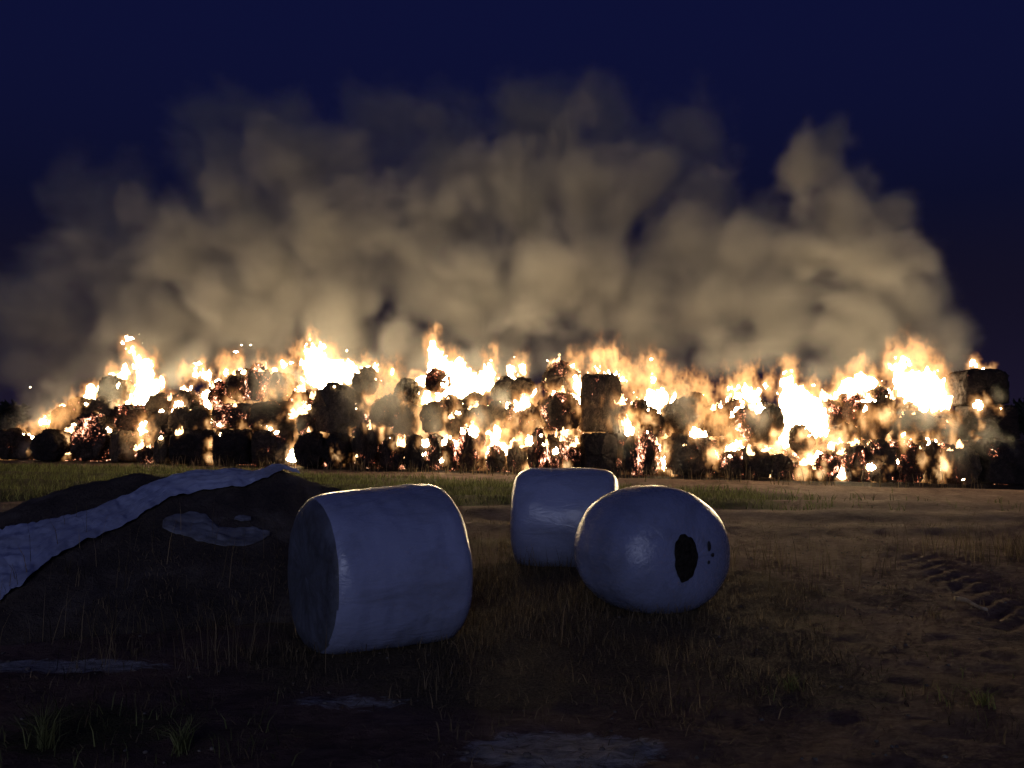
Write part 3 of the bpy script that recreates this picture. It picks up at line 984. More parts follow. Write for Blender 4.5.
# ------------------------------------------------------------------ flames
# name of each flame: label, depth offset, list of (px, py, r px)
FL = [
    ('thin flame running down the sloping left shoulder of the stack', 1.6, [(4, 438, 2), (22, 432, 2), (40, 424, 4), (48, 424, 6), (55, 417, 3), (64, 411, 4), (72, 406, 4), (82, 400, 5), (92, 394, 6), (103, 385, 7), (113, 379, 8), (122, 374, 6), (70, 414, 3)]),
    ('small flame at the foot of the leftmost bale', -.1, [(2, 446, 4), (4, 451, 4), (8, 454, 4), (11, 456, 3)]),
    ('big white flame on the left peak of the stack', 1.7, [(143, 368, 9), (146, 378, 12), (150, 388, 12), (155, 384, 8), (146, 396, 10), (136, 400, 7), (128, 404, 5), (143, 405, 6), (160, 380, 6), (132, 352, 4), (137, 360, 5), (148, 408, 4)]),
    ('flame dropping through the gap beside the ember bale on the left', -.1, [(140, 427, 5), (143, 434, 6), (147, 440, 5), (141, 446, 4), (151, 443, 3), (137, 453, 3)]),
    ('small ragged flame low in the left bottom row', -.1, [(168, 452, 4), (170, 457, 4), (163, 460, 2)]),
    ('ragged flames above the scorched bales left of centre', 2.1, [(208, 376, 6), (202, 366, 3), (212, 384, 5), (206, 396, 7), (204, 404, 6), (196, 374, 4), (226, 372, 4), (220, 380, 5), (183, 392, 5), (190, 386, 4), (177, 402, 4), (214, 410, 3), (213, 424, 3)]),
    ('thin line of flame between the two lying dark rows', .35, [(184, 428, 2), (196, 428, 2), (208, 427, 3), (222, 428, 2), (238, 428, 3), (246, 427, 4), (262, 425, 3), (268, 430, 4), (272, 426, 3), (285, 413, 2)]),
    ('narrow flame above the spark flecked bales', 2.3, [(236, 358, 3), (238, 366, 4), (241, 374, 5), (246, 384, 3), (262, 372, 3), (258, 382, 4), (275, 370, 4), (284, 366, 4), (292, 362, 4)]),
    ('tallest white flame left of centre above the big round bale', 2.2, [(316, 346, 6), (314, 355, 10), (318, 366, 14), (322, 377, 15), (335, 374, 12), (348, 372, 11), (356, 378, 9), (306, 366, 7), (304, 380, 6), (303, 394, 4), (302, 402, 3), (330, 384, 10), (342, 384, 8), (358, 390, 5), (310, 338, 3)]),
    ('flat thin flame right of the tallest left flame', 2.2, [(366, 370, 3), (374, 369, 4), (382, 370, 3), (390, 372, 3)]),
    ('broad white flame filling the centre of the stack', 1.55, [(432, 346, 6), (434, 356, 9), (438, 364, 12), (446, 376, 14), (456, 384, 15), (468, 382, 12), (480, 384, 11), (489, 372, 8), (492, 362, 4), (494, 384, 7), (424, 378, 8), (414, 384, 8), (406, 392, 5), (452, 396, 10), (440, 396, 9), (425, 398, 8), (425, 410, 4), (433, 336, 4), (399, 402, 4), (470, 396, 7), (458, 364, 7)]),
    ('bright flame low in the bottom row, right of centre embers', -.15, [(498, 428, 5), (498, 438, 8), (500, 447, 8), (491, 448, 5), (508, 446, 4), (500, 459, 4), (488, 431, 3), (482, 431, 3)]),
    ('flame on top of the narrow bales just right of centre', 2.0, [(512, 371, 5), (518, 368, 5), (524, 370, 5), (526, 376, 4), (510, 378, 4), (517, 380, 4)]),
    ('small flames in the gap between second layer bales', .3, [(517, 408, 3), (515, 418, 4), (513, 426, 3), (527, 438, 3), (535, 392, 4), (537, 402, 3), (540, 425, 4), (528, 460, 3)]),
    ('white flame running down the left face of the upright block', 1.0, [(572, 372, 4), (576, 380, 6), (579, 390, 6), (580, 400, 4), (575, 412, 4), (572, 424, 4), (566, 430, 5), (558, 432, 4), (577, 366, 3), (566, 400, 5)]),
    ('low flame along the top of the upright block', 1.6, [(588, 371, 4), (597, 369, 4), (606, 370, 4), (616, 374, 5), (621, 379, 5), (624, 384, 3)]),
    ('white flame between the upright block and the ash grey bale', 1.7, [(654, 396, 9), (648, 404, 9), (660, 394, 8), (668, 398, 6), (660, 404, 8), (650, 416, 6), (652, 428, 5), (638, 408, 5), (632, 404, 4), (675, 394, 5), (652, 382, 4), (680, 415, 4)]),
    ('small flame in the gap beside the biggest round bale', -.1, [(661, 452, 4), (663, 460, 5), (664, 468, 4), (658, 444, 3)]),
    ('tiny flame at the right foot of the biggest round bale', -.2, [(708, 472, 3), (711, 468, 2)]),
    ('flame above the spark flecked bales right of centre', 1.9, [(745, 390, 8), (752, 394, 9), (760, 390, 6), (738, 398, 6), (730, 394, 4), (766, 384, 4), (730, 412, 3), (729, 404, 4), (718, 438, 4), (712, 434, 4), (722, 444, 4)]),
    ('largest white flame, right of centre, reaching down to the bottom row', 1.15, [(788, 376, 5), (790, 386, 9), (793, 397, 12), (800, 406, 15), (806, 414, 15), (814, 408, 11), (796, 420, 15), (786, 430, 11), (812, 426, 12), (822, 430, 9), (806, 440, 9), (785, 442, 8), (772, 450, 6), (830, 436, 6), (820, 418, 9), (783, 400, 6), (796, 452, 4), (808, 464, 4), (824, 466, 4)]),
    ('white flame over the ember bales toward the right', 1.9, [(836, 398, 6), (842, 392, 8), (850, 386, 9), (860, 384, 9), (870, 388, 8), (880, 390, 6), (857, 404, 6), (854, 416, 7), (851, 427, 5), (849, 436, 4), (862, 376, 4)]),
    ('small flame among red embers low on the right', -.2, [(836, 474, 5), (842, 470, 4), (848, 464, 3), (862, 470, 3)]),
    ('great white flame at the right end of the stack', 1.5, [(893, 362, 6), (896, 370, 9), (900, 380, 9), (908, 386, 11), (916, 392, 13), (924, 396, 14), (934, 398, 13), (943, 402, 9), (946, 410, 5), (926, 382, 10), (914, 376, 8), (905, 366, 6), (928, 370, 6), (905, 396, 8), (938, 388, 7)]),
    ('narrow flame in the crack left of the great right flame', .4, [(889, 400, 3), (890, 410, 3), (888, 420, 5), (889, 430, 3), (874, 436, 3), (867, 433, 3), (880, 440, 2)]),
    ('row of small flames under the great right flame', .4, [(906, 434, 3), (912, 436, 4), (922, 438, 3), (931, 440, 3), (944, 437, 4), (948, 443, 4), (938, 443, 3)]),
    ('small flame on the highest lying bale at the right end', 1.9, [(970, 367, 4), (974, 364, 5), (982, 368, 4), (990, 369, 3), (955, 377, 3), (956, 386, 3)]),
    ('small flames on the lying bales at the right end', .15, [(975, 404, 3), (981, 404, 4), (987, 405, 3), (1000, 407, 3), (983, 426, 3), (975, 441, 4), (979, 441, 3)]),
    ('tiny flame at the right edge of the stack foot', .0, [(1021, 458, 3), (1023, 466, 3)]),
    ('two slim flames between the right bottom row bales', -.1, [(881, 468, 3), (880, 476, 3), (928, 466, 3), (926, 474, 4)]),
]
# the orange, half transparent tips above: (px, py, r, offset)
TIPS = [(8, 452, 8), (24, 433, 7), (38, 428, 8), (50, 422, 9), (62, 414, 9), (74, 405, 9), (88, 396, 9), (15, 440, 6), (130, 350, 9), (126, 342, 6), (140, 352, 8), (112, 370, 8), (155, 360, 8), (200, 368, 8), (185, 372, 9), (225, 366, 9), (236, 362, 8), (262, 366, 9), (285, 374, 12), (300, 352, 10), (312, 336, 7), (330, 354, 10), (365, 364, 9),
        (390, 380, 14), (380, 395, 14), (430, 345, 8), (435, 330, 6), (455, 360, 9), (490, 356, 9), (520, 362, 9), (575, 362, 10), (600, 362, 14), (615, 360, 12), (625, 376, 12), (650, 376, 16), (655, 362, 9), (672, 384, 12), (640, 392, 12), (690, 388, 13), (705, 392, 12),
        (730, 385, 12), (750, 378, 12), (770, 384, 9), (788, 372, 10), (786, 362, 6), (815, 392, 12), (840, 384, 10), (850, 374, 8), (860, 364, 9), (872, 378, 9), (896, 356, 12), (908, 352, 12), (920, 362, 14), (935, 372, 12), (945, 390, 10), (890, 372, 9),
        (720, 420, 12), (735, 430, 10), (640, 440, 8), (630, 420, 9), (530, 425, 8), (505, 432, 10), (415, 400, 10), (290, 392, 10), (640, 455, 5), (660, 445, 6), (780, 460, 9), (800, 470, 9), (700, 410, 10), (950, 420, 8), (862, 414, 8), (146, 425, 8), (165, 446, 6)]

GRIDX = (-20.0, 17.0)


def flame_field(balls, off, X, Y, Z, seed):
    wx = .24 * fbm(X * 1.3 + seed, Y * 1.3, Z * .7, 2) + .13 * fbm(X * 4 + seed, Y * 4, Z * 2.2, 2)
    wz = .30 * fbm(X * 1.2 + seed + 31, Y * 1.2, Z * .8, 2) + .16 * fbm(X * 4 + 9, Y * 4, Z * 2 + seed, 2)
    acc = np.zeros(X.shape, np.float32)
    for (px, py, r) in balls:
        Yc = fire_y(px) + .62 + off
        c = at(px, py, Yc)
        rr = (r + .9) * Yc / F * 1.0
        dx, dy, dz = (X + wx - c[0]) / rr, (Y - c[1]) / (rr * .75), (Z + wz - c[2]) / (rr * 1.3)
        d = np.sqrt(dx * dx + dy * dy + dz * dz)
        acc += np.exp(np.clip((1 - d) * rr / .06, -60, 30))
    f = .06 * np.log(np.maximum(acc, 1e-20)) - .035
    hi = fbm(X * 2.6 + seed, Y * 2.6, Z * 1.5 - seed, 3)
    lean = .35 * np.sin(X * .55 + seed) * (Z - 1.5)
    st = fbm((X + lean) * 4.2 + seed * 2, Y * 4.2, Z * 1.8, 3)
    fi = fbm((X + lean) * 8 + seed, Y * 8, Z * 5.0, 3)
    fj = fbm(X * 18 + seed, Y * 18, Z * 9, 2)
    return f - .055 + .22 * hi + .36 * st + .30 * fi + .12 * fj


# the gas field lies in a frame that runs along the stack
TH = math.atan(-.206)
FO = np.array([-20.6, 24.85 + .206 * 20.6 - .75, 0.0])
E1, E2 = np.array([math.cos(TH), math.sin(TH), 0]), np.array([-math.sin(TH), math.cos(TH), 0])
VX = .062
fn = np.ceil(np.array([37.6, 4.9, 6.3]) / VX).astype(int) + 1
FIRE = np.zeros((fn[2], fn[1], fn[0]), np.float32)


def to_frame(p):
    d = np.asarray(p) - FO
    return np.array([d @ E1, d @ E2, d[2]])


def frame_block(lo, hi):
    ia = np.maximum(np.floor(lo / VX).astype(int), 1)
    ib = np.minimum(np.ceil(hi / VX).astype(int), fn - 1)
    if (ib <= ia).any():
        return None
    w_, v_, u_ = np.meshgrid(*[np.arange(ia[k], ib[k]) * VX for k in (2, 1, 0)], indexing='ij')
    X = (FO[0] + u_ * E1[0] + v_ * E2[0]).astype(np.float32)
    Y = (FO[1] + u_ * E1[1] + v_ * E2[1]).astype(np.float32)
    return X, Y, w_.astype(np.float32), FIRE[ia[2]:ib[2], ia[1]:ib[1], ia[0]:ib[0]]


def local_axes(balls, off, pad):
    P = []
    for (px, py, r) in balls:
        Yc = fire_y(px) + .62 + off
        c = at(px, py, Yc); rr = max(r * Yc / F * 1.12, .09)
        P.append(np.concatenate([c - rr * 1.3, c + rr * 1.3]))
    P = np.array(P)
    return P[:, :3].min(0) - pad, P[:, 3:].max(0) + pad


for k, (lab, off, balls) in enumerate(FL):
    # crisp white hot body as real surface
    lo, hi = local_axes(balls, off, .35)
    n = np.ceil((hi - lo) / .042).astype(int) + 1
    hi = lo + (n - 1) * .042
    z_, y_, x_ = np.meshgrid(np.linspace(lo[2], hi[2], n[2]), np.linspace(lo[1], hi[1], n[1]), np.linspace(lo[0], hi[0], n[0]), indexing='ij')
    f = flame_field(balls, off, x_.astype(np.float32), y_.astype(np.float32), z_.astype(np.float32), k * 3.7)
    f[0] = f[-1] = -1; f[:, 0] = f[:, -1] = -1; f[:, :, 0] = f[:, :, -1] = -1
    me = iso_mesh('flame', np.clip(f + 1, 0, 2), tuple(lo), tuple(hi), 1.075, MATS['flame'])
    if len(me.polygons):
        co = np.empty(len(me.vertices) * 3, np.float32); me.vertices.foreach_get('co', co); co = co.reshape(-1, 3)
        fcs = [tuple(p.vertices) for p in me.polygons]
        par = np.arange(len(co))
        ed = np.array([(e.vertices[0], e.vertices[1]) for e in me.edges])
        while True:                                # label the separate tongues
            new = par.copy()
            np.minimum.at(new, ed[:, 0], par[ed[:, 1]]); np.minimum.at(new, ed[:, 1], par[ed[:, 0]])
            new = new[new]
            if (new == par).all():
                break
            par = new
        ids, cnt = np.unique(par, return_counts=True)
        order = [i_ for i_, c_ in sorted(zip(ids, cnt), key=lambda q_: -q_[1]) if c_ > 10][:12]
        main = None
        for i_ in order:
            sel = par == i_
            used = np.nonzero(sel)[0]
            mp = -np.ones(len(co), int); mp[used] = np.arange(len(used))
            f2 = [tuple(int(mp[v]) for v in f_) for f_ in fcs if sel[f_[0]]]
            if main is None:
                b0 = np.array([co[used, 0].mean(), co[used, 1].mean(), co[used, 2].min()])
                main = mesh_obj('flame', co[used] - b0, f2, MATS['flame'])
                main.location = b0
                tag(main, lab, 'flame', 'flames on the burning stack')
            else:
                mesh_obj('flame_tongue', co[used] - b0, f2, MATS['flame'], main)
    # soft fringe of burning gas, written into the shared gas field
    P = [to_frame(at(px, py, fire_y(px) + .62 + off)) for px, py, r in balls]
    rm = max(r for _, _, r in balls) * 26 / F * 1.3 + .3
    blk = frame_block(np.min(P, 0) - rm, np.max(P, 0) + rm)
    if blk:
        X_, Y_, Z_, sl = blk
        f = flame_field(balls, off, X_, Y_, Z_, k * 3.7)
        np.maximum(sl, sstep(-.16, .13, f), out=sl)


def gas(c, rr, seed, top=.42, hz=1.5):
    q_ = to_frame(c)
    blk = frame_block(q_ - rr * 2, q_ + rr * 2)
    if not blk:
        return
    X_, Y_, Z_, sl = blk
    d = np.sqrt(((X_ - c[0]) / rr) ** 2 + ((Y_ - c[1]) / rr) ** 2 + ((Z_ - c[2]) / (rr * hz)) ** 2)
    sc_ = .33 / max(rr, .12)
    nn = fbm(X_ * 2.6 + seed, Y_ * 2.6, Z_ * 1.3, 3) + .8 * fbm(X_ * 6 + seed, Y_ * 6, Z_ * 3.2, 2) + .5 * fbm(X_ * 13 + seed, Y_ * 13, Z_ * 7, 2)
    np.maximum(sl, sstep(.2, .5, (1 - d) + 1.9 * nn) * np.clip(1.6 - d, 0, 1) * top, out=sl)


# fire burning in the gaps between the rows of bales
w_, v_, u_ = np.meshgrid(np.arange(fn[2]) * VX, np.arange(fn[1]) * VX, np.arange(fn[0]) * VX, indexing='ij')
w_, v_, u_ = w_.astype(np.float32), v_.astype(np.float32), u_.astype(np.float32)
xx = FO[0] + np.arange(fn[0]) * VX * E1[0]
pq = 512 + F * xx / (24.85 - .206 * xx + 1.5)
tq = np.interp(pq, [t[0] for t in TOP], [t[1] for t in TOP])
zq = (1.65 + (428 - tq) * (24.85 - .206 * xx + 1.5) / F).astype(np.float32)
nn = fbm(u_ * 1.5, v_ * 1.2, w_ * .8, 2) + .8 * fbm(u_ * 4.5 + 7, v_ * 3, w_ * 2.0, 2)
env = np.clip((zq[None, None, :] - w_) / .5, 0, 1) * sstep(.02, .3, w_)
bd = 1.15 * np.exp(-((v_ - 1.85) / .34) ** 2) + np.exp(-((v_ - 2.75) / .32) ** 2) + np.exp(-((v_ - 3.5) / .35) ** 2)
fill = sstep(.02, .3, nn) * np.clip(bd, 0, 1) * env * .74 * (u_ > 1.0) * (u_ < 34.2)
fill[:, 0] = fill[:, -1] = 0; fill[0] = fill[-1] = 0
np.maximum(FIRE, fill, out=FIRE)
del nn, fill, env, bd, w_, v_, u_
for k, (px, py, r) in enumerate(TIPS):
    Yc = fire_y(px) + .62 + (1.6 if py < 405 else .1)
    gas(at(px, py, Yc), r * Yc / F * 1.25, k * 2.1)
for k in range(46):        # flames licking out of the foot and the face of the stack
    px = random.uniform(12, 960)
    if 572 < px < 624:
        px += 56
    top_ = float(np.interp(px, [t[0] for t in TOP], [t[1] for t in TOP]))
    low_ = 464 + 20 * px / 1000
    py = random.choice([random.uniform(low_ - 26, low_ - 4), random.uniform(top_ + 8, low_ - 10)])
    gas(at(px, py, fire_y(px) + random.uniform(.0, .45)), random.uniform(.14, .33), 300 + k * 1.9, random.uniform(.6, .95), random.uniform(.9, 1.4))
for k, (c, sz) in enumerate(LICK_AT):
    gas(np.array(c) + np.array([0, -.03, sz * .25]), sz * .62, k * 1.3, random.uniform(.45, .8), 1.5)

FIRE[FIRE < .02] = 0
o = volume_obj('flame_gas', FIRE, (0.0, 0.0, 0.0), tuple(float(v) for v in (fn - 1) * VX), MATS['fire_volume'])
o.location = FO
o.rotation_euler = (0, 0, TH)
tag(o, 'soft orange fringes of flame licking over the burning stack', 'fire', kind='stuff')

# flying sparks and burning scraps
V, Fc = [], []
for i in range(34):
    px = random.choice([random.uniform(20, 960), random.gauss(130, 22), random.gauss(310, 30), random.gauss(440, 30), random.gauss(660, 40), random.gauss(910, 30)])
    base = float(np.interp(px, [t[0] for t in TOP], [t[1] for t in TOP]))
    py = base - abs(random.gauss(0, 22)) - 2
    c = at(px, py, fire_y(px) + 1.6 + random.uniform(-.5, 1.5))
    s = random.choice([.008, .01, .012, .02, .04])
    j = len(V)
    for _ in range(4):
        V.append(c + np.array([random.gauss(0, s), random.gauss(0, s * .6), random.gauss(0, s * 1.3)]))
    Fc += [(j, j + 1, j + 2), (j, j + 2, j + 3), (j, j + 1, j + 3), (j + 1, j + 2, j + 3)]
for px, py, s in ((30, 387, .02), (127, 339, .06), (122, 342, .05), (130, 338, .05), (236, 352, .06), (198, 364, .09), (195, 368, .07), (241, 345, .02), (813, 385, .03)):
    c = at(px, py, fire_y(px) + 2.0)
    for q_ in range(2):
        j = len(V)
        for _ in range(4):
            V.append(c + np.array([random.gauss(0, s), random.gauss(0, s * .6), random.gauss(0, s)]))
        Fc += [(j, j + 1, j + 2), (j, j + 2, j + 3), (j, j + 1, j + 3), (j + 1, j + 2, j + 3)]
o = mesh_obj('sparks', V, Fc, MATS['flame'], smooth=False)
tag(o, 'sparks and burning straw scraps flying above the flames', 'sparks', kind='stuff')

# ------------------------------------------------------------------ smoke
PUFFS = [  # px, py, r, density, depth behind the fire line
    (290, 165, 62, .40, 5), (250, 220, 62, .55, 5), (320, 230, 60, .6, 4.5), (180, 245, 60, .45, 5.5), (125, 285, 58, .45, 5), (85, 265, 55, .28, 6), (55, 325, 60, .36, 5), (150, 330, 55, .6, 4), (255, 300, 60, .75, 4), (335, 305, 58, .75, 3.8),
    (215, 165, 50, .22, 6.5), (25, 290, 50, .2, 6.5), (290, 118, 36, .3, 5.5), (345, 165, 38, .35, 5), (15, 350, 40, .3, 5), (340, 195, 40, .5, 4.6), (270, 260, 45, .75, 4),
    (430, 215, 62, .45, 6), (450, 150, 52, .25, 7), (530, 122, 56, .30, 7), (520, 190, 66, .5, 6), (595, 200, 62, .5, 6), (560, 270, 70, .6, 5), (470, 290, 66, .6, 4.5), (405, 275, 52, .4, 5.5), (645, 180, 52, .35, 6.5), (690, 240, 62, .5, 6), (640, 295, 70, .6, 5),
    (720, 290, 62, .6, 5), (605, 118, 48, .2, 7.5), (700, 190, 40, .25, 7), (390, 150, 40, .16, 7), (510, 95, 32, .2, 7), (750, 235, 45, .4, 6),
    (820, 165, 38, .75, 4.5), (845, 205, 50, .75, 4.5), (868, 260, 58, .8, 4.2), (808, 245, 50, .65, 5), (905, 300, 48, .8, 4), (928, 335, 30, .7, 3.6), (780, 305, 60, .65, 4.5), (850, 325, 60, .8, 3.8), (912, 262, 32, .8, 4.2), (945, 345, 20, .5, 3.4), (835, 140, 24, .6, 4.6), (790, 165, 24, .5, 4.8), (890, 215, 30, .7, 4.3),
]
for px in range(75, 950, 30):
    PUFFS.append((px + random.uniform(-10, 10), 366 + random.uniform(-8, 8), random.uniform(17, 24), random.uniform(.22, .4), 1.4 + random.uniform(0, 1.0)))
PUFFS += [(400, 338, 30, .5, 3.0), (948, 332, 24, .6, 3.0), (958, 362, 16, .45, 2.4), (12, 318, 48, .28, 5), (28, 372, 34, .35, 3)]
PUFFS += [(385, 215, 45, .4, 5.5), (515, 285, 55, .55, 5), (600, 265, 55, .55, 5.2), (700, 305, 55, .6, 4.8), (210, 275, 50, .5, 5), (740, 250, 50, .45, 5.5), (560, 160, 60, .35, 6.5), (480, 180, 55, .4, 6.2), (380, 120, 60, .13, 8), (560, 80, 55, .13, 8.5), (680, 140, 55, .16, 8), (220, 115, 55, .14, 8), (100, 215, 60, .16, 7), (450, 85, 50, .10, 8.5)]
for px in range(60, 960, 38):
    PUFFS.append((px + random.uniform(-12, 12), 352 + random.uniform(-14, 10), random.uniform(26, 36), random.uniform(.3, .6), 5.5 + random.uniform(0, 1.2)))
FRONT = [  # thin veils before and between the bales: px, py, r, density, depth offset
    (40, 405, 20, 1.0, 1.8), (18, 425, 16, .9, 1.2), (32, 450, 10, 1.6, -.3), (60, 392, 22, 1.0, 2.0), (385, 395, 26, 1.6, .4), (375, 415, 20, 1.4, 0.1), (350, 425, 16, .6, -.3), (400, 425, 17, 1.5, .2), (430, 425, 14, .8, .1), (352, 398, 16, .7, -.1), (270, 392, 24, 1.0, .9), (300, 425, 12, .9, -.2),
    (680, 405, 17, 1.4, .3), (690, 420, 14, 1.0, .2), (760, 412, 17, 1.3, .2), (480, 412, 14, 1.2, .3), (500, 400, 13, 1.0, .6), (620, 430, 10, 1.6, -.1), (622, 455, 9, 1.5, -.3), (618, 405, 12, 1.0, .3),
    (930, 415, 15, 1.6, .2), (950, 425, 15, 1.6, -.1), (958, 445, 12, 1.7, -.3), (960, 465, 10, 1.5, -.3), (905, 420, 14, 1.2, .3), (985, 435, 14, 1.0, -.2), (1008, 440, 10, 1.4, -.1), (1014, 455, 8, 1.2, -.2), (1002, 395, 8, .7, .5), (110, 392, 14, .9, 1.0), (66, 418, 12, 1.1, .6), (128, 448, 9, 1.2, -.3), (680, 455, 18, .5, -.4)]
s_lo = np.array([-25.0, 20.2, -.1]); S_VX = .2
s_hi = np.array([20.0, 40.0, 16.8])
sn = np.ceil((s_hi - s_lo) / S_VX).astype(int) + 1
s_hi = s_lo + (sn - 1) * S_VX
zs, ys, xs = [s_lo[i] + np.arange(sn[i]) * S_VX for i in (2, 1, 0)]
SZ, SY, SX = [a.astype(np.float32) for a in np.meshgrid(zs, ys, xs, indexing='ij')]
wa = fbm(SX * .16, SY * .16, SZ * .16, 2) * 1.6
wb = fbm(SX * .16 + 40, SY * .16, SZ * .16 + 7, 2) * 1.6
wc = fbm(SX * .5 + 20, SY * .5, SZ * .5 + 3, 2) * .5
bil = fbm(SX * .44 + wa, SY * .44, SZ * .44 + wb, 5, .52, True)
SM = np.zeros(SX.shape, np.float32)


def puff(px, py, r, dens, depth, soft, amp, top_fade=True):
    Yc = fire_y(px) + depth
    c = at(px, py, Yc)
    rr = r * Yc / F * 1.3
    a = [np.searchsorted(v, c[i] - rr * 2.0) for i, v in ((2, zs), (1, ys), (0, xs))]
    b = [np.searchsorted(v, c[i] + rr * 2.0) for i, v in ((2, zs), (1, ys), (0, xs))]
    s = tuple(slice(i, j) for i, j in zip(a, b))
    d = np.sqrt((SX[s] + wa[s] * .5 + wc[s] - c[0]) ** 2 + (SY[s] - c[1]) ** 2 / .8 + (SZ[s] + wb[s] * .5 - c[2]) ** 2) / rr
    q_ = (1 - d) + amp * bil[s]
    v = dens * sstep(0.0, soft, q_)
    np.maximum(SM[s], v, out=SM[s])


for p in PUFFS:
    hi_ = 1.0 + .8 * max(0, (300 - p[1]) / 200)
    puff(p[0], p[1], p[2], p[3] * hi_ * 1.25, p[4] + (1.8 if p[1] > 270 else .4), soft=.58, amp=1.0)
SM *= np.clip(.85 + 1.5 * fbm(SX * .7 + wb, SY * .7, SZ * .7 + wa, 3, .5), .35, 1.5) * 1.2
SM[SM < .008] = 0
SM[0] = SM[-1] = 0; SM[:, 0] = SM[:, -1] = 0; SM[:, :, 0] = SM[:, :, -1] = 0
o = volume_obj('smoke', SM, tuple(s_lo), tuple(s_hi), MATS['smoke'])
tag(o, 'billowing tan smoke rising behind the burning bales', 'smoke', kind='stuff')

# thin veils between and before the bales, on a finer grid
v_lo = np.array([-20.0, 20.6, -.1]); V_VX = .1
v_hi = np.array([15.2, 30.6, 4.6])
vn = np.ceil((v_hi - v_lo) / V_VX).astype(int) + 1
v_hi = v_lo + (vn - 1) * V_VX
zs, ys, xs = [v_lo[i] + np.arange(vn[i]) * V_VX for i in (2, 1, 0)]
VM = np.zeros((vn[2], vn[1], vn[0]), np.float32)
for k, (px, py, r, dens, dep) in enumerate(FRONT):
    Yc = fire_y(px) + dep + .2
    c = at(px, py, Yc)
    rr = r * Yc / F * 1.25
    a = [max(np.searchsorted(v, c[i] - rr * 2.4), 1) for i, v in ((2, zs), (1, ys), (0, xs))]
    b = [min(np.searchsorted(v, c[i] + rr * 2.4), len(v) - 1) for i, v in ((2, zs), (1, ys), (0, xs))]
    if any(j_ <= i_ for i_, j_ in zip(a, b)):
        continue
    Z_, Y_, X_ = [q_.astype(np.float32) for q_ in np.meshgrid(zs[a[0]:b[0]], ys[a[1]:b[1]], xs[a[2]:b[2]], indexing='ij')]
    w1 = fbm(X_ * .9 + k, Y_ * .9, Z_ * .6, 2) * .7
    w2 = fbm(X_ * .9, Y_ * .9 + k, Z_ * .6 + 9, 2) * .7
    bl = fbm(X_ * 1.5 + w1 * 2, Y_ * 1.5, Z_ * 1.1 + w2 * 2 + k, 4, .6, True)
    d = np.sqrt((X_ + w1 - c[0]) ** 2 + (Y_ - c[1]) ** 2 + ((Z_ + w2 - c[2]) / 1.35) ** 2) / rr
    v = .72 * dens * sstep(0, 1.1, (1.1 - d) + .9 * bl)
    sl = VM[a[0]:b[0], a[1]:b[1], a[2]:b[2]]
    np.maximum(sl, v, out=sl)
Z_, Y_, X_ = [q_.astype(np.float32) for q_ in np.meshgrid(zs, ys, xs, indexing='ij')]
fl_ = 24.85 - .206 * X_          # the line of the stack's front, in metres
hz_ = .03 * np.exp(-((Y_ - fl_ + .1) / .85) ** 2) * np.exp(-np.clip(Z_, 0, 9) / 2.2) * sstep(-20, -17.5, X_) * (1 - sstep(13.2, 15, X_))
hz_ *= np.clip(.75 + 1.3 * fbm(X_ * .7, Y_ * .7, Z_ * .6, 2), .1, 1.6)
VM = np.maximum(VM, hz_)
VM[0] = VM[-1] = 0; VM[:, 0] = VM[:, -1] = 0; VM[:, :, 0] = VM[:, :, -1] = 0
VM[VM < .008] = 0
o = volume_obj('smoke_veil', VM, tuple(v_lo), tuple(v_hi), MATS['smoke'])
tag(o, 'thin smoke wisps drifting between the bales of the stack', 'smoke', kind='stuff')


# ------------------------------------------------------------------ grass
def blades(name, pts, hgt, width, lean, mat, tone, base=None):
    n = len(pts)
    ang = RNG.uniform(0, 2 * math.pi, n)
    la = RNG.uniform(0, 2 * math.pi, n)
    ln = RNG.uniform(.15, 1.0, n) * lean
    s = np.stack([np.cos(ang), np.sin(ang), 0 * ang], -1) * (width / 2)[:, None]
    d = np.stack([np.cos(la), np.sin(la), 0 * la], -1) * (ln * hgt)[:, None]
    up = np.zeros((n, 3)); up[:, 2] = hgt
    root = pts - np.array([0, 0, .015])
    mid = root + up * .55 + d * .35
    tip = root + up * (1 - .3 * ln[:, None]) + d
    V = np.stack([root - s, root + s, mid + s * .7, mid - s * .7, tip + s * .12, tip - s * .12], 1).reshape(-1, 3)
    k = np.arange(n)[:, None] * 6
    Q = np.concatenate([k + np.array([0, 1, 2, 3]), k + np.array([3, 2, 4, 5])], 0)
    if base is not None:
        V = V - base
    me = fast_mesh(name, V, Q, mat)
    t = me.attributes.new('tone', 'FLOAT', 'POINT')
    tv = np.repeat(tone, 6)
    t.data.foreach_set('value', tv.astype(np.float32))
    o = link(name, me)
    if base is not None:
        o.location = base
    return o


def scatter(n, x0, x1, y0, y1):
    y = np.sqrt(RNG.uniform(y0 ** 2, y1 ** 2, n))
    m = np.minimum(.70 * y + .4, 99)
    x = RNG.uniform(-1, 1, n) * m
    k = (x > x0) & (x < x1)
    x, y = x[k], y[k]
    clump = fbm(x * 1.7, y * 1.7, x * 0 + 2.0, 3)
    return x, y, clump


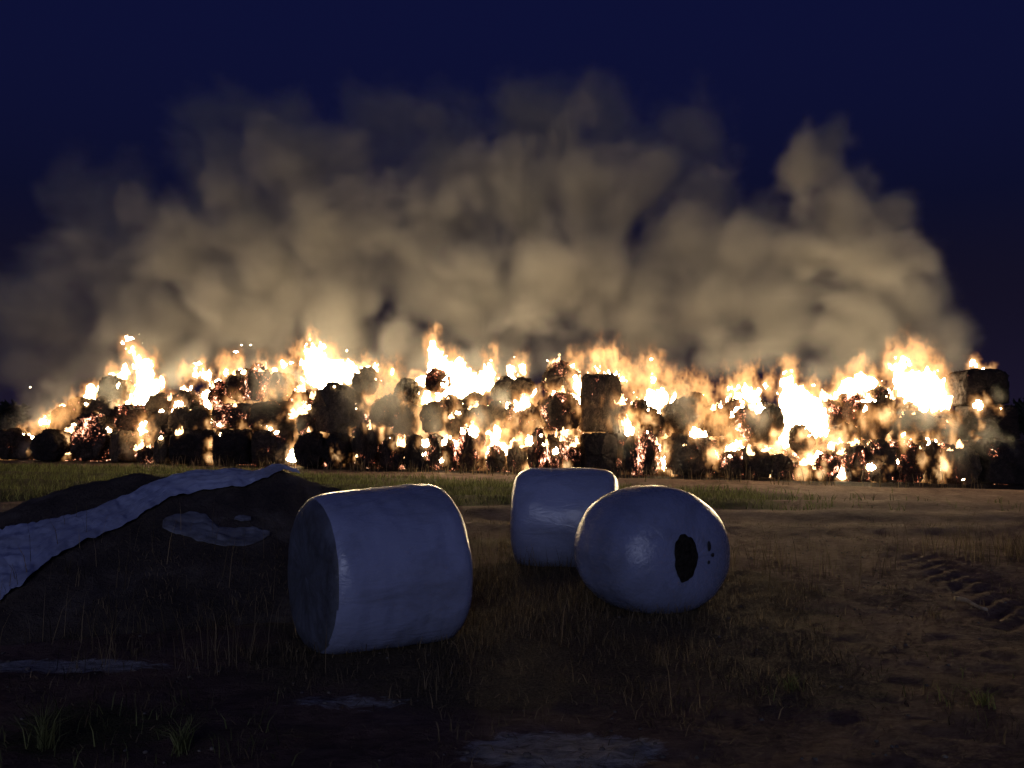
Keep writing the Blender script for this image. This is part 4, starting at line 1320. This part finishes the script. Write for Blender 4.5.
x, y, c = scatter(260000, -12, 12, 3.0, 15)
dr, gr, pa = cover(x, y)
hh = heap_h(x, y)
p = np.clip(dr - .28 + c * 2.2, 0, 1) * (1 - .5 * sstep(1.2, 3.5, x)) * (1 - .85 * pa) * (hh < .5)
k = RNG.uniform(0, 1, len(x)) < p * .55
x, y, c, hh = x[k], y[k], c[k], hh[k]
h = RNG.uniform(.03, .13, len(x)) * (1 + 1.3 * np.clip(c, 0, 1)) * (.8 + .5 * np.exp(-((x - .3) / 2.2) ** 2 - ((y - 7.5) / 2.5) ** 2))
o = blades('dry_grass', np.stack([x, y, ground_h(x, y) + hh], -1), h, RNG.uniform(.003, .007, len(x)), .75, MATS['drygrass'], RNG.uniform(0, 1, len(x)) ** 1.3)
tag(o, 'dry brown grass growing around the wrapped bales and over the field', 'grass', kind='stuff')

x, y, c = scatter(190000, -18, 18, 3.0, 25)
dr, gr, pa = cover(x, y)
hh = heap_h(x, y)
p = np.clip(gr - .25 + c * .9, 0, 1) * (1 - .8 * pa) * (hh < .15)
k = RNG.uniform(0, 1, len(x)) < p * .8
x, y, c = x[k], y[k], c[k]
far = sstep(12, 15, y)
h = RNG.uniform(.05, .14, len(x)) * (1 + .5 * far) * (1 + .8 * np.clip(c, 0, 1))
o = blades('green_grass', np.stack([x, y, ground_h(x, y)], -1), h, RNG.uniform(.004, .008, len(x)) * (1 + 1.2 * far), .7, MATS['greengrass'], RNG.uniform(0, 1, len(x)))
tag(o, 'short green grass in strips before the fire and low at the left', 'grass', kind='stuff')

# dead straw lying about
x, y, c = scatter(40000, -11, 11, 3.0, 13)
k = (heap_h(x, y) < .6) & (RNG.uniform(0, 1, len(x)) < .35 + c)
x, y = x[k], y[k]
o = blades('fallen_straw', np.stack([x, y, ground_h(x, y) + heap_h(x, y) + .012], -1), RNG.uniform(.02, .06, len(x)), RNG.uniform(.003, .007, len(x)), 3.5, MATS['drygrass'], RNG.uniform(.2, 1, len(x)))
tag(o, 'dead straw lying scattered over the soil', 'straw', kind='stuff')

# tall dry stalks: on the heap front, beside the left bale and along the foot of the stack
n = 1500
x = np.concatenate([RNG.uniform(-4.2, -1.2, 320), RNG.normal(-.3, .7, 350), RNG.normal(6.3, .5, 700), RNG.normal(2.9, .8, 250), RNG.uniform(-12, 13, 900)])
y = np.concatenate([RNG.uniform(5.2, 7.6, 320), RNG.normal(9.0, 1.2, 350), RNG.normal(9.9, .5, 700), RNG.normal(9.0, .6, 250), np.zeros(900)])
m = np.arange(len(x)) >= 1620
y[m] = fire_y(512 + x[m] / 25 * F) - RNG.uniform(.25, 1.4, m.sum())
c = fbm(x * 1.1, y * 1.1, x * 0 + 6, 3)
k = c > -.08
x, y, m = x[k], y[k], m[k]
h = RNG.uniform(.18, .5, len(x))
o = blades('dry_stalks', np.stack([x, y, ground_h(x, y) + heap_h(x, y)], -1), h, np.where(m, .02, .006) * RNG.uniform(.7, 1.2, len(x)), .4, MATS['drygrass'], RNG.uniform(0, 1, len(x)))
tag(o, 'tall dry weed stalks on the heap slope and before the stack', 'weeds', kind='stuff')


def tuft(px, py, n, hmax, lean, mat, lab):
    b = hit(px, py)
    b[2] = surf(b[0], b[1])
    a = RNG.uniform(0, 2 * math.pi, n); r = np.minimum(np.abs(RNG.normal(0, .045, n)), .08)
    pts = np.stack([b[0] + r * np.cos(a), b[1] + r * np.sin(a), np.full(n, b[2])], -1)
    o = blades('grass_tuft', pts, RNG.uniform(.4, 1, n) * hmax, RNG.uniform(.004, .008, n), lean, mat, RNG.uniform(.3, 1, n), b)
    tag(o, lab, 'grass tuft', 'grass tufts standing apart')


tuft(45, 748, 90, .32, .9, MATS['greengrass'], 'tall spiky green grass tuft at the lower left below the pale strip')
tuft(180, 752, 90, .22, .9, MATS['greengrass'], 'low bright green grass tuft right of the spiky tuft')
tuft(790, 690, 46, .17, 1.0, MATS['greengrass'], 'small grass tuft on bare soil at the lower right')
tuft(985, 705, 50, .15, 1.1, MATS['greengrass'], 'spreading grass tuft near the lower right edge')
tuft(935, 618, 40, .13, 1.0, MATS['drygrass'], 'dry grass tuft left of the pale stick')
tuft(660, 665, 40, .22, .7, MATS['drygrass'], 'dry grass tuft below the rounded holed bale')

# pale stick on the rutted soil
a, b = hit(955, 602), hit(987, 612)
V = []
for i in range(6):
    t = i / 5
    p = a * (1 - t) + b * t
    p[2] = gz(p[0], p[1]) + .03 + .012 * math.sin(t * 5)
    for k in range(8):
        an = k * math.pi / 4
        r = .024 * (1 - .35 * t)
        V.append(p + np.array([0, math.cos(an) * r, math.sin(an) * r]))
V = np.array(V); b0 = V.mean(0)
o = mesh_obj('wooden_stick', V - b0, grid_faces(6, 8, True) + [tuple(range(7, -1, -1)), tuple(range(40, 48))], MATS['wood'])
o.location = b0
tag(o, 'short pale wooden stick lying beside the tyre ruts', 'stick')

# clods and stones scattered over the soil
def lump(seed):
    rng = np.random.default_rng(seed)
    V = []
    for i in range(7):
        th = math.pi * i / 6
        for k in range(10):
            ph = 2 * math.pi * k / 10
            V.append((math.sin(th) * math.cos(ph), math.sin(th) * math.sin(ph), math.cos(th)))
    V = np.array(V)
    r = 1 + .55 * fbm(V[:, 0] * 1.4 + seed, V[:, 1] * 1.4, V[:, 2] * 1.4, 3)
    return V * r[:, None] * np.array([1, .8, .55]), grid_faces(7, 10, True)


VV, FF = [], []
xx, yy, cc = scatter(5000, -12, 12, 3.2, 13)
dr, gr, pa = cover(xx, yy)
for x0, y0, pr, d0 in zip(xx, yy, pa, dr):
    if heap_h(x0, y0) > 0 or random.random() > (.22 + pr * 1.0 - .15 * d0):
        continue
    v, f = lump(random.randrange(40))
    s = random.uniform(.005, .016) * (1.5 if pr > .4 else 1)
    an = random.uniform(0, 6.28)
    M3 = np.array([[math.cos(an), -math.sin(an), 0], [math.sin(an), math.cos(an), 0], [0, 0, 1]])
    j = sum(len(q_) for q_ in VV)
    VV.append((v * s) @ M3.T + np.array([x0, y0, gz(x0, y0) + s * .2]))
    FF.append(np.array(f) + j)
me = fast_mesh('soil_rubble', np.concatenate(VV), np.concatenate(FF), MATS['stone'])
o = link('soil_rubble', me)
tag(o, 'small pale stones and clods strewn over the bare soil', 'rubble', kind='stuff')

# ------------------------------------------------------------------ far trees
VV, FF = [], []
j = 0
for i in range(90):
    x0 = -150 + i * 3.3 + random.uniform(-1.5, 1.5)
    y0 = 118 + random.uniform(-6, 6)
    H = random.uniform(4.0, 6.0)
    n = 420
    pp = RNG.normal(size=(n, 3)); pp /= np.linalg.norm(pp, axis=1, keepdims=True)
    pp *= RNG.uniform(.3, 1, (n, 1)) ** .5
    pp *= 1 + .4 * fbm(pp[:, 0] * 2 + i, pp[:, 1] * 2, pp[:, 2] * 2, 2)[:, None]
    pp = pp * np.array([2.6, 2.2, H * .42]) + np.array([x0, y0, H * .55 + .4])
    s = RNG.normal(size=(n, 3, 3)) * .38
    VV.append((pp[:, None] + s).reshape(-1, 3))
    FF.append(np.arange(n * 3).reshape(n, 3) + j); j += n * 3
o = link('far_woods', fast_mesh('far_woods', np.concatenate(VV), np.concatenate(FF), MATS['leafdark']))
tag(o, 'dark distant line of trees on the horizon behind the fire', 'woods', kind='stuff')

# ------------------------------------------------------------------ light
w = bpy.data.worlds.new('World')
SC.world = w
w.use_nodes = True
nt = w.node_tree
bg = nt.nodes['Background']
sky = nt.nodes.new('ShaderNodeTexSky')
sky.sky_type = 'NISHITA'
sky.sun_disc = False
sky.sun_elevation = R(-4)
sky.sun_rotation = R(180)
tint = nt.nodes.new('ShaderNodeMix'); tint.data_type = 'RGBA'; tint.blend_type = 'MULTIPLY'
tint.inputs[0].default_value = 1
tint.inputs[7].default_value = (1.35, 1.75, 12.0, 1)
nt.links.new(sky.outputs[0], tint.inputs[6])
glow = nt.nodes.new('ShaderNodeMix'); glow.data_type = 'RGBA'; glow.blend_type = 'ADD'
glow.inputs[0].default_value = 1
glow.inputs[7].default_value = (.022, .030, .122, 1)
nt.links.new(tint.outputs[2], glow.inputs[6])
# faint purple band of dusk haze low over the horizon
tcw = nt.nodes.new('ShaderNodeTexCoord')
sxw = nt.nodes.new('ShaderNodeSeparateXYZ')
nt.links.new(tcw.outputs['Generated'], sxw.inputs[0])
rw = nt.nodes.new('ShaderNodeValToRGB')
rw.color_ramp.elements[0].position = 0.0
rw.color_ramp.elements[0].color = (.095, .055, .11, 1)
rw.color_ramp.elements[1].position = .26
rw.color_ramp.elements[1].color = (0, 0, 0, 1)
nt.links.new(sxw.outputs[2], rw.inputs[0])
hz = nt.nodes.new('ShaderNodeMix'); hz.data_type = 'RGBA'; hz.blend_type = 'ADD'
hz.inputs[0].default_value = 1
nt.links.new(glow.outputs[2], hz.inputs[6])
nt.links.new(rw.outputs[0], hz.inputs[7])
nt.links.new(hz.outputs[2], bg.inputs[0])
bg.inputs[1].default_value = .072

sd = bpy.data.lights.new('dusk_fill', 'SUN')  # added low sun: dusk afterglow plus fill for an unseen lamp's light
sd.energy = .42
sd.angle = R(35)
sd.color = (.66, .72, 1.0)
so = bpy.data.objects.new('dusk_fill', sd)
COL.objects.link(so)
so.rotation_euler = (R(80), 0, R(-8))

# ------------------------------------------------------------------ render settings
SC.render.engine = 'CYCLES'
cy = SC.cycles
cy.max_bounces = 5
cy.diffuse_bounces = 2
cy.glossy_bounces = 2
cy.transmission_bounces = 2
cy.volume_bounces = 2
cy.transparent_max_bounces = 8
cy.sample_clamp_indirect = 4
cy.sample_clamp_direct = 0
cy.use_denoising = True
cy.use_adaptive_sampling = True
cy.adaptive_threshold = .03
cy.caustics_reflective = False
cy.caustics_refractive = False
vs = SC.view_settings
vs.view_transform = 'Standard'
vs.look = 'None'
vs.exposure = 0.4
vs.gamma = 1
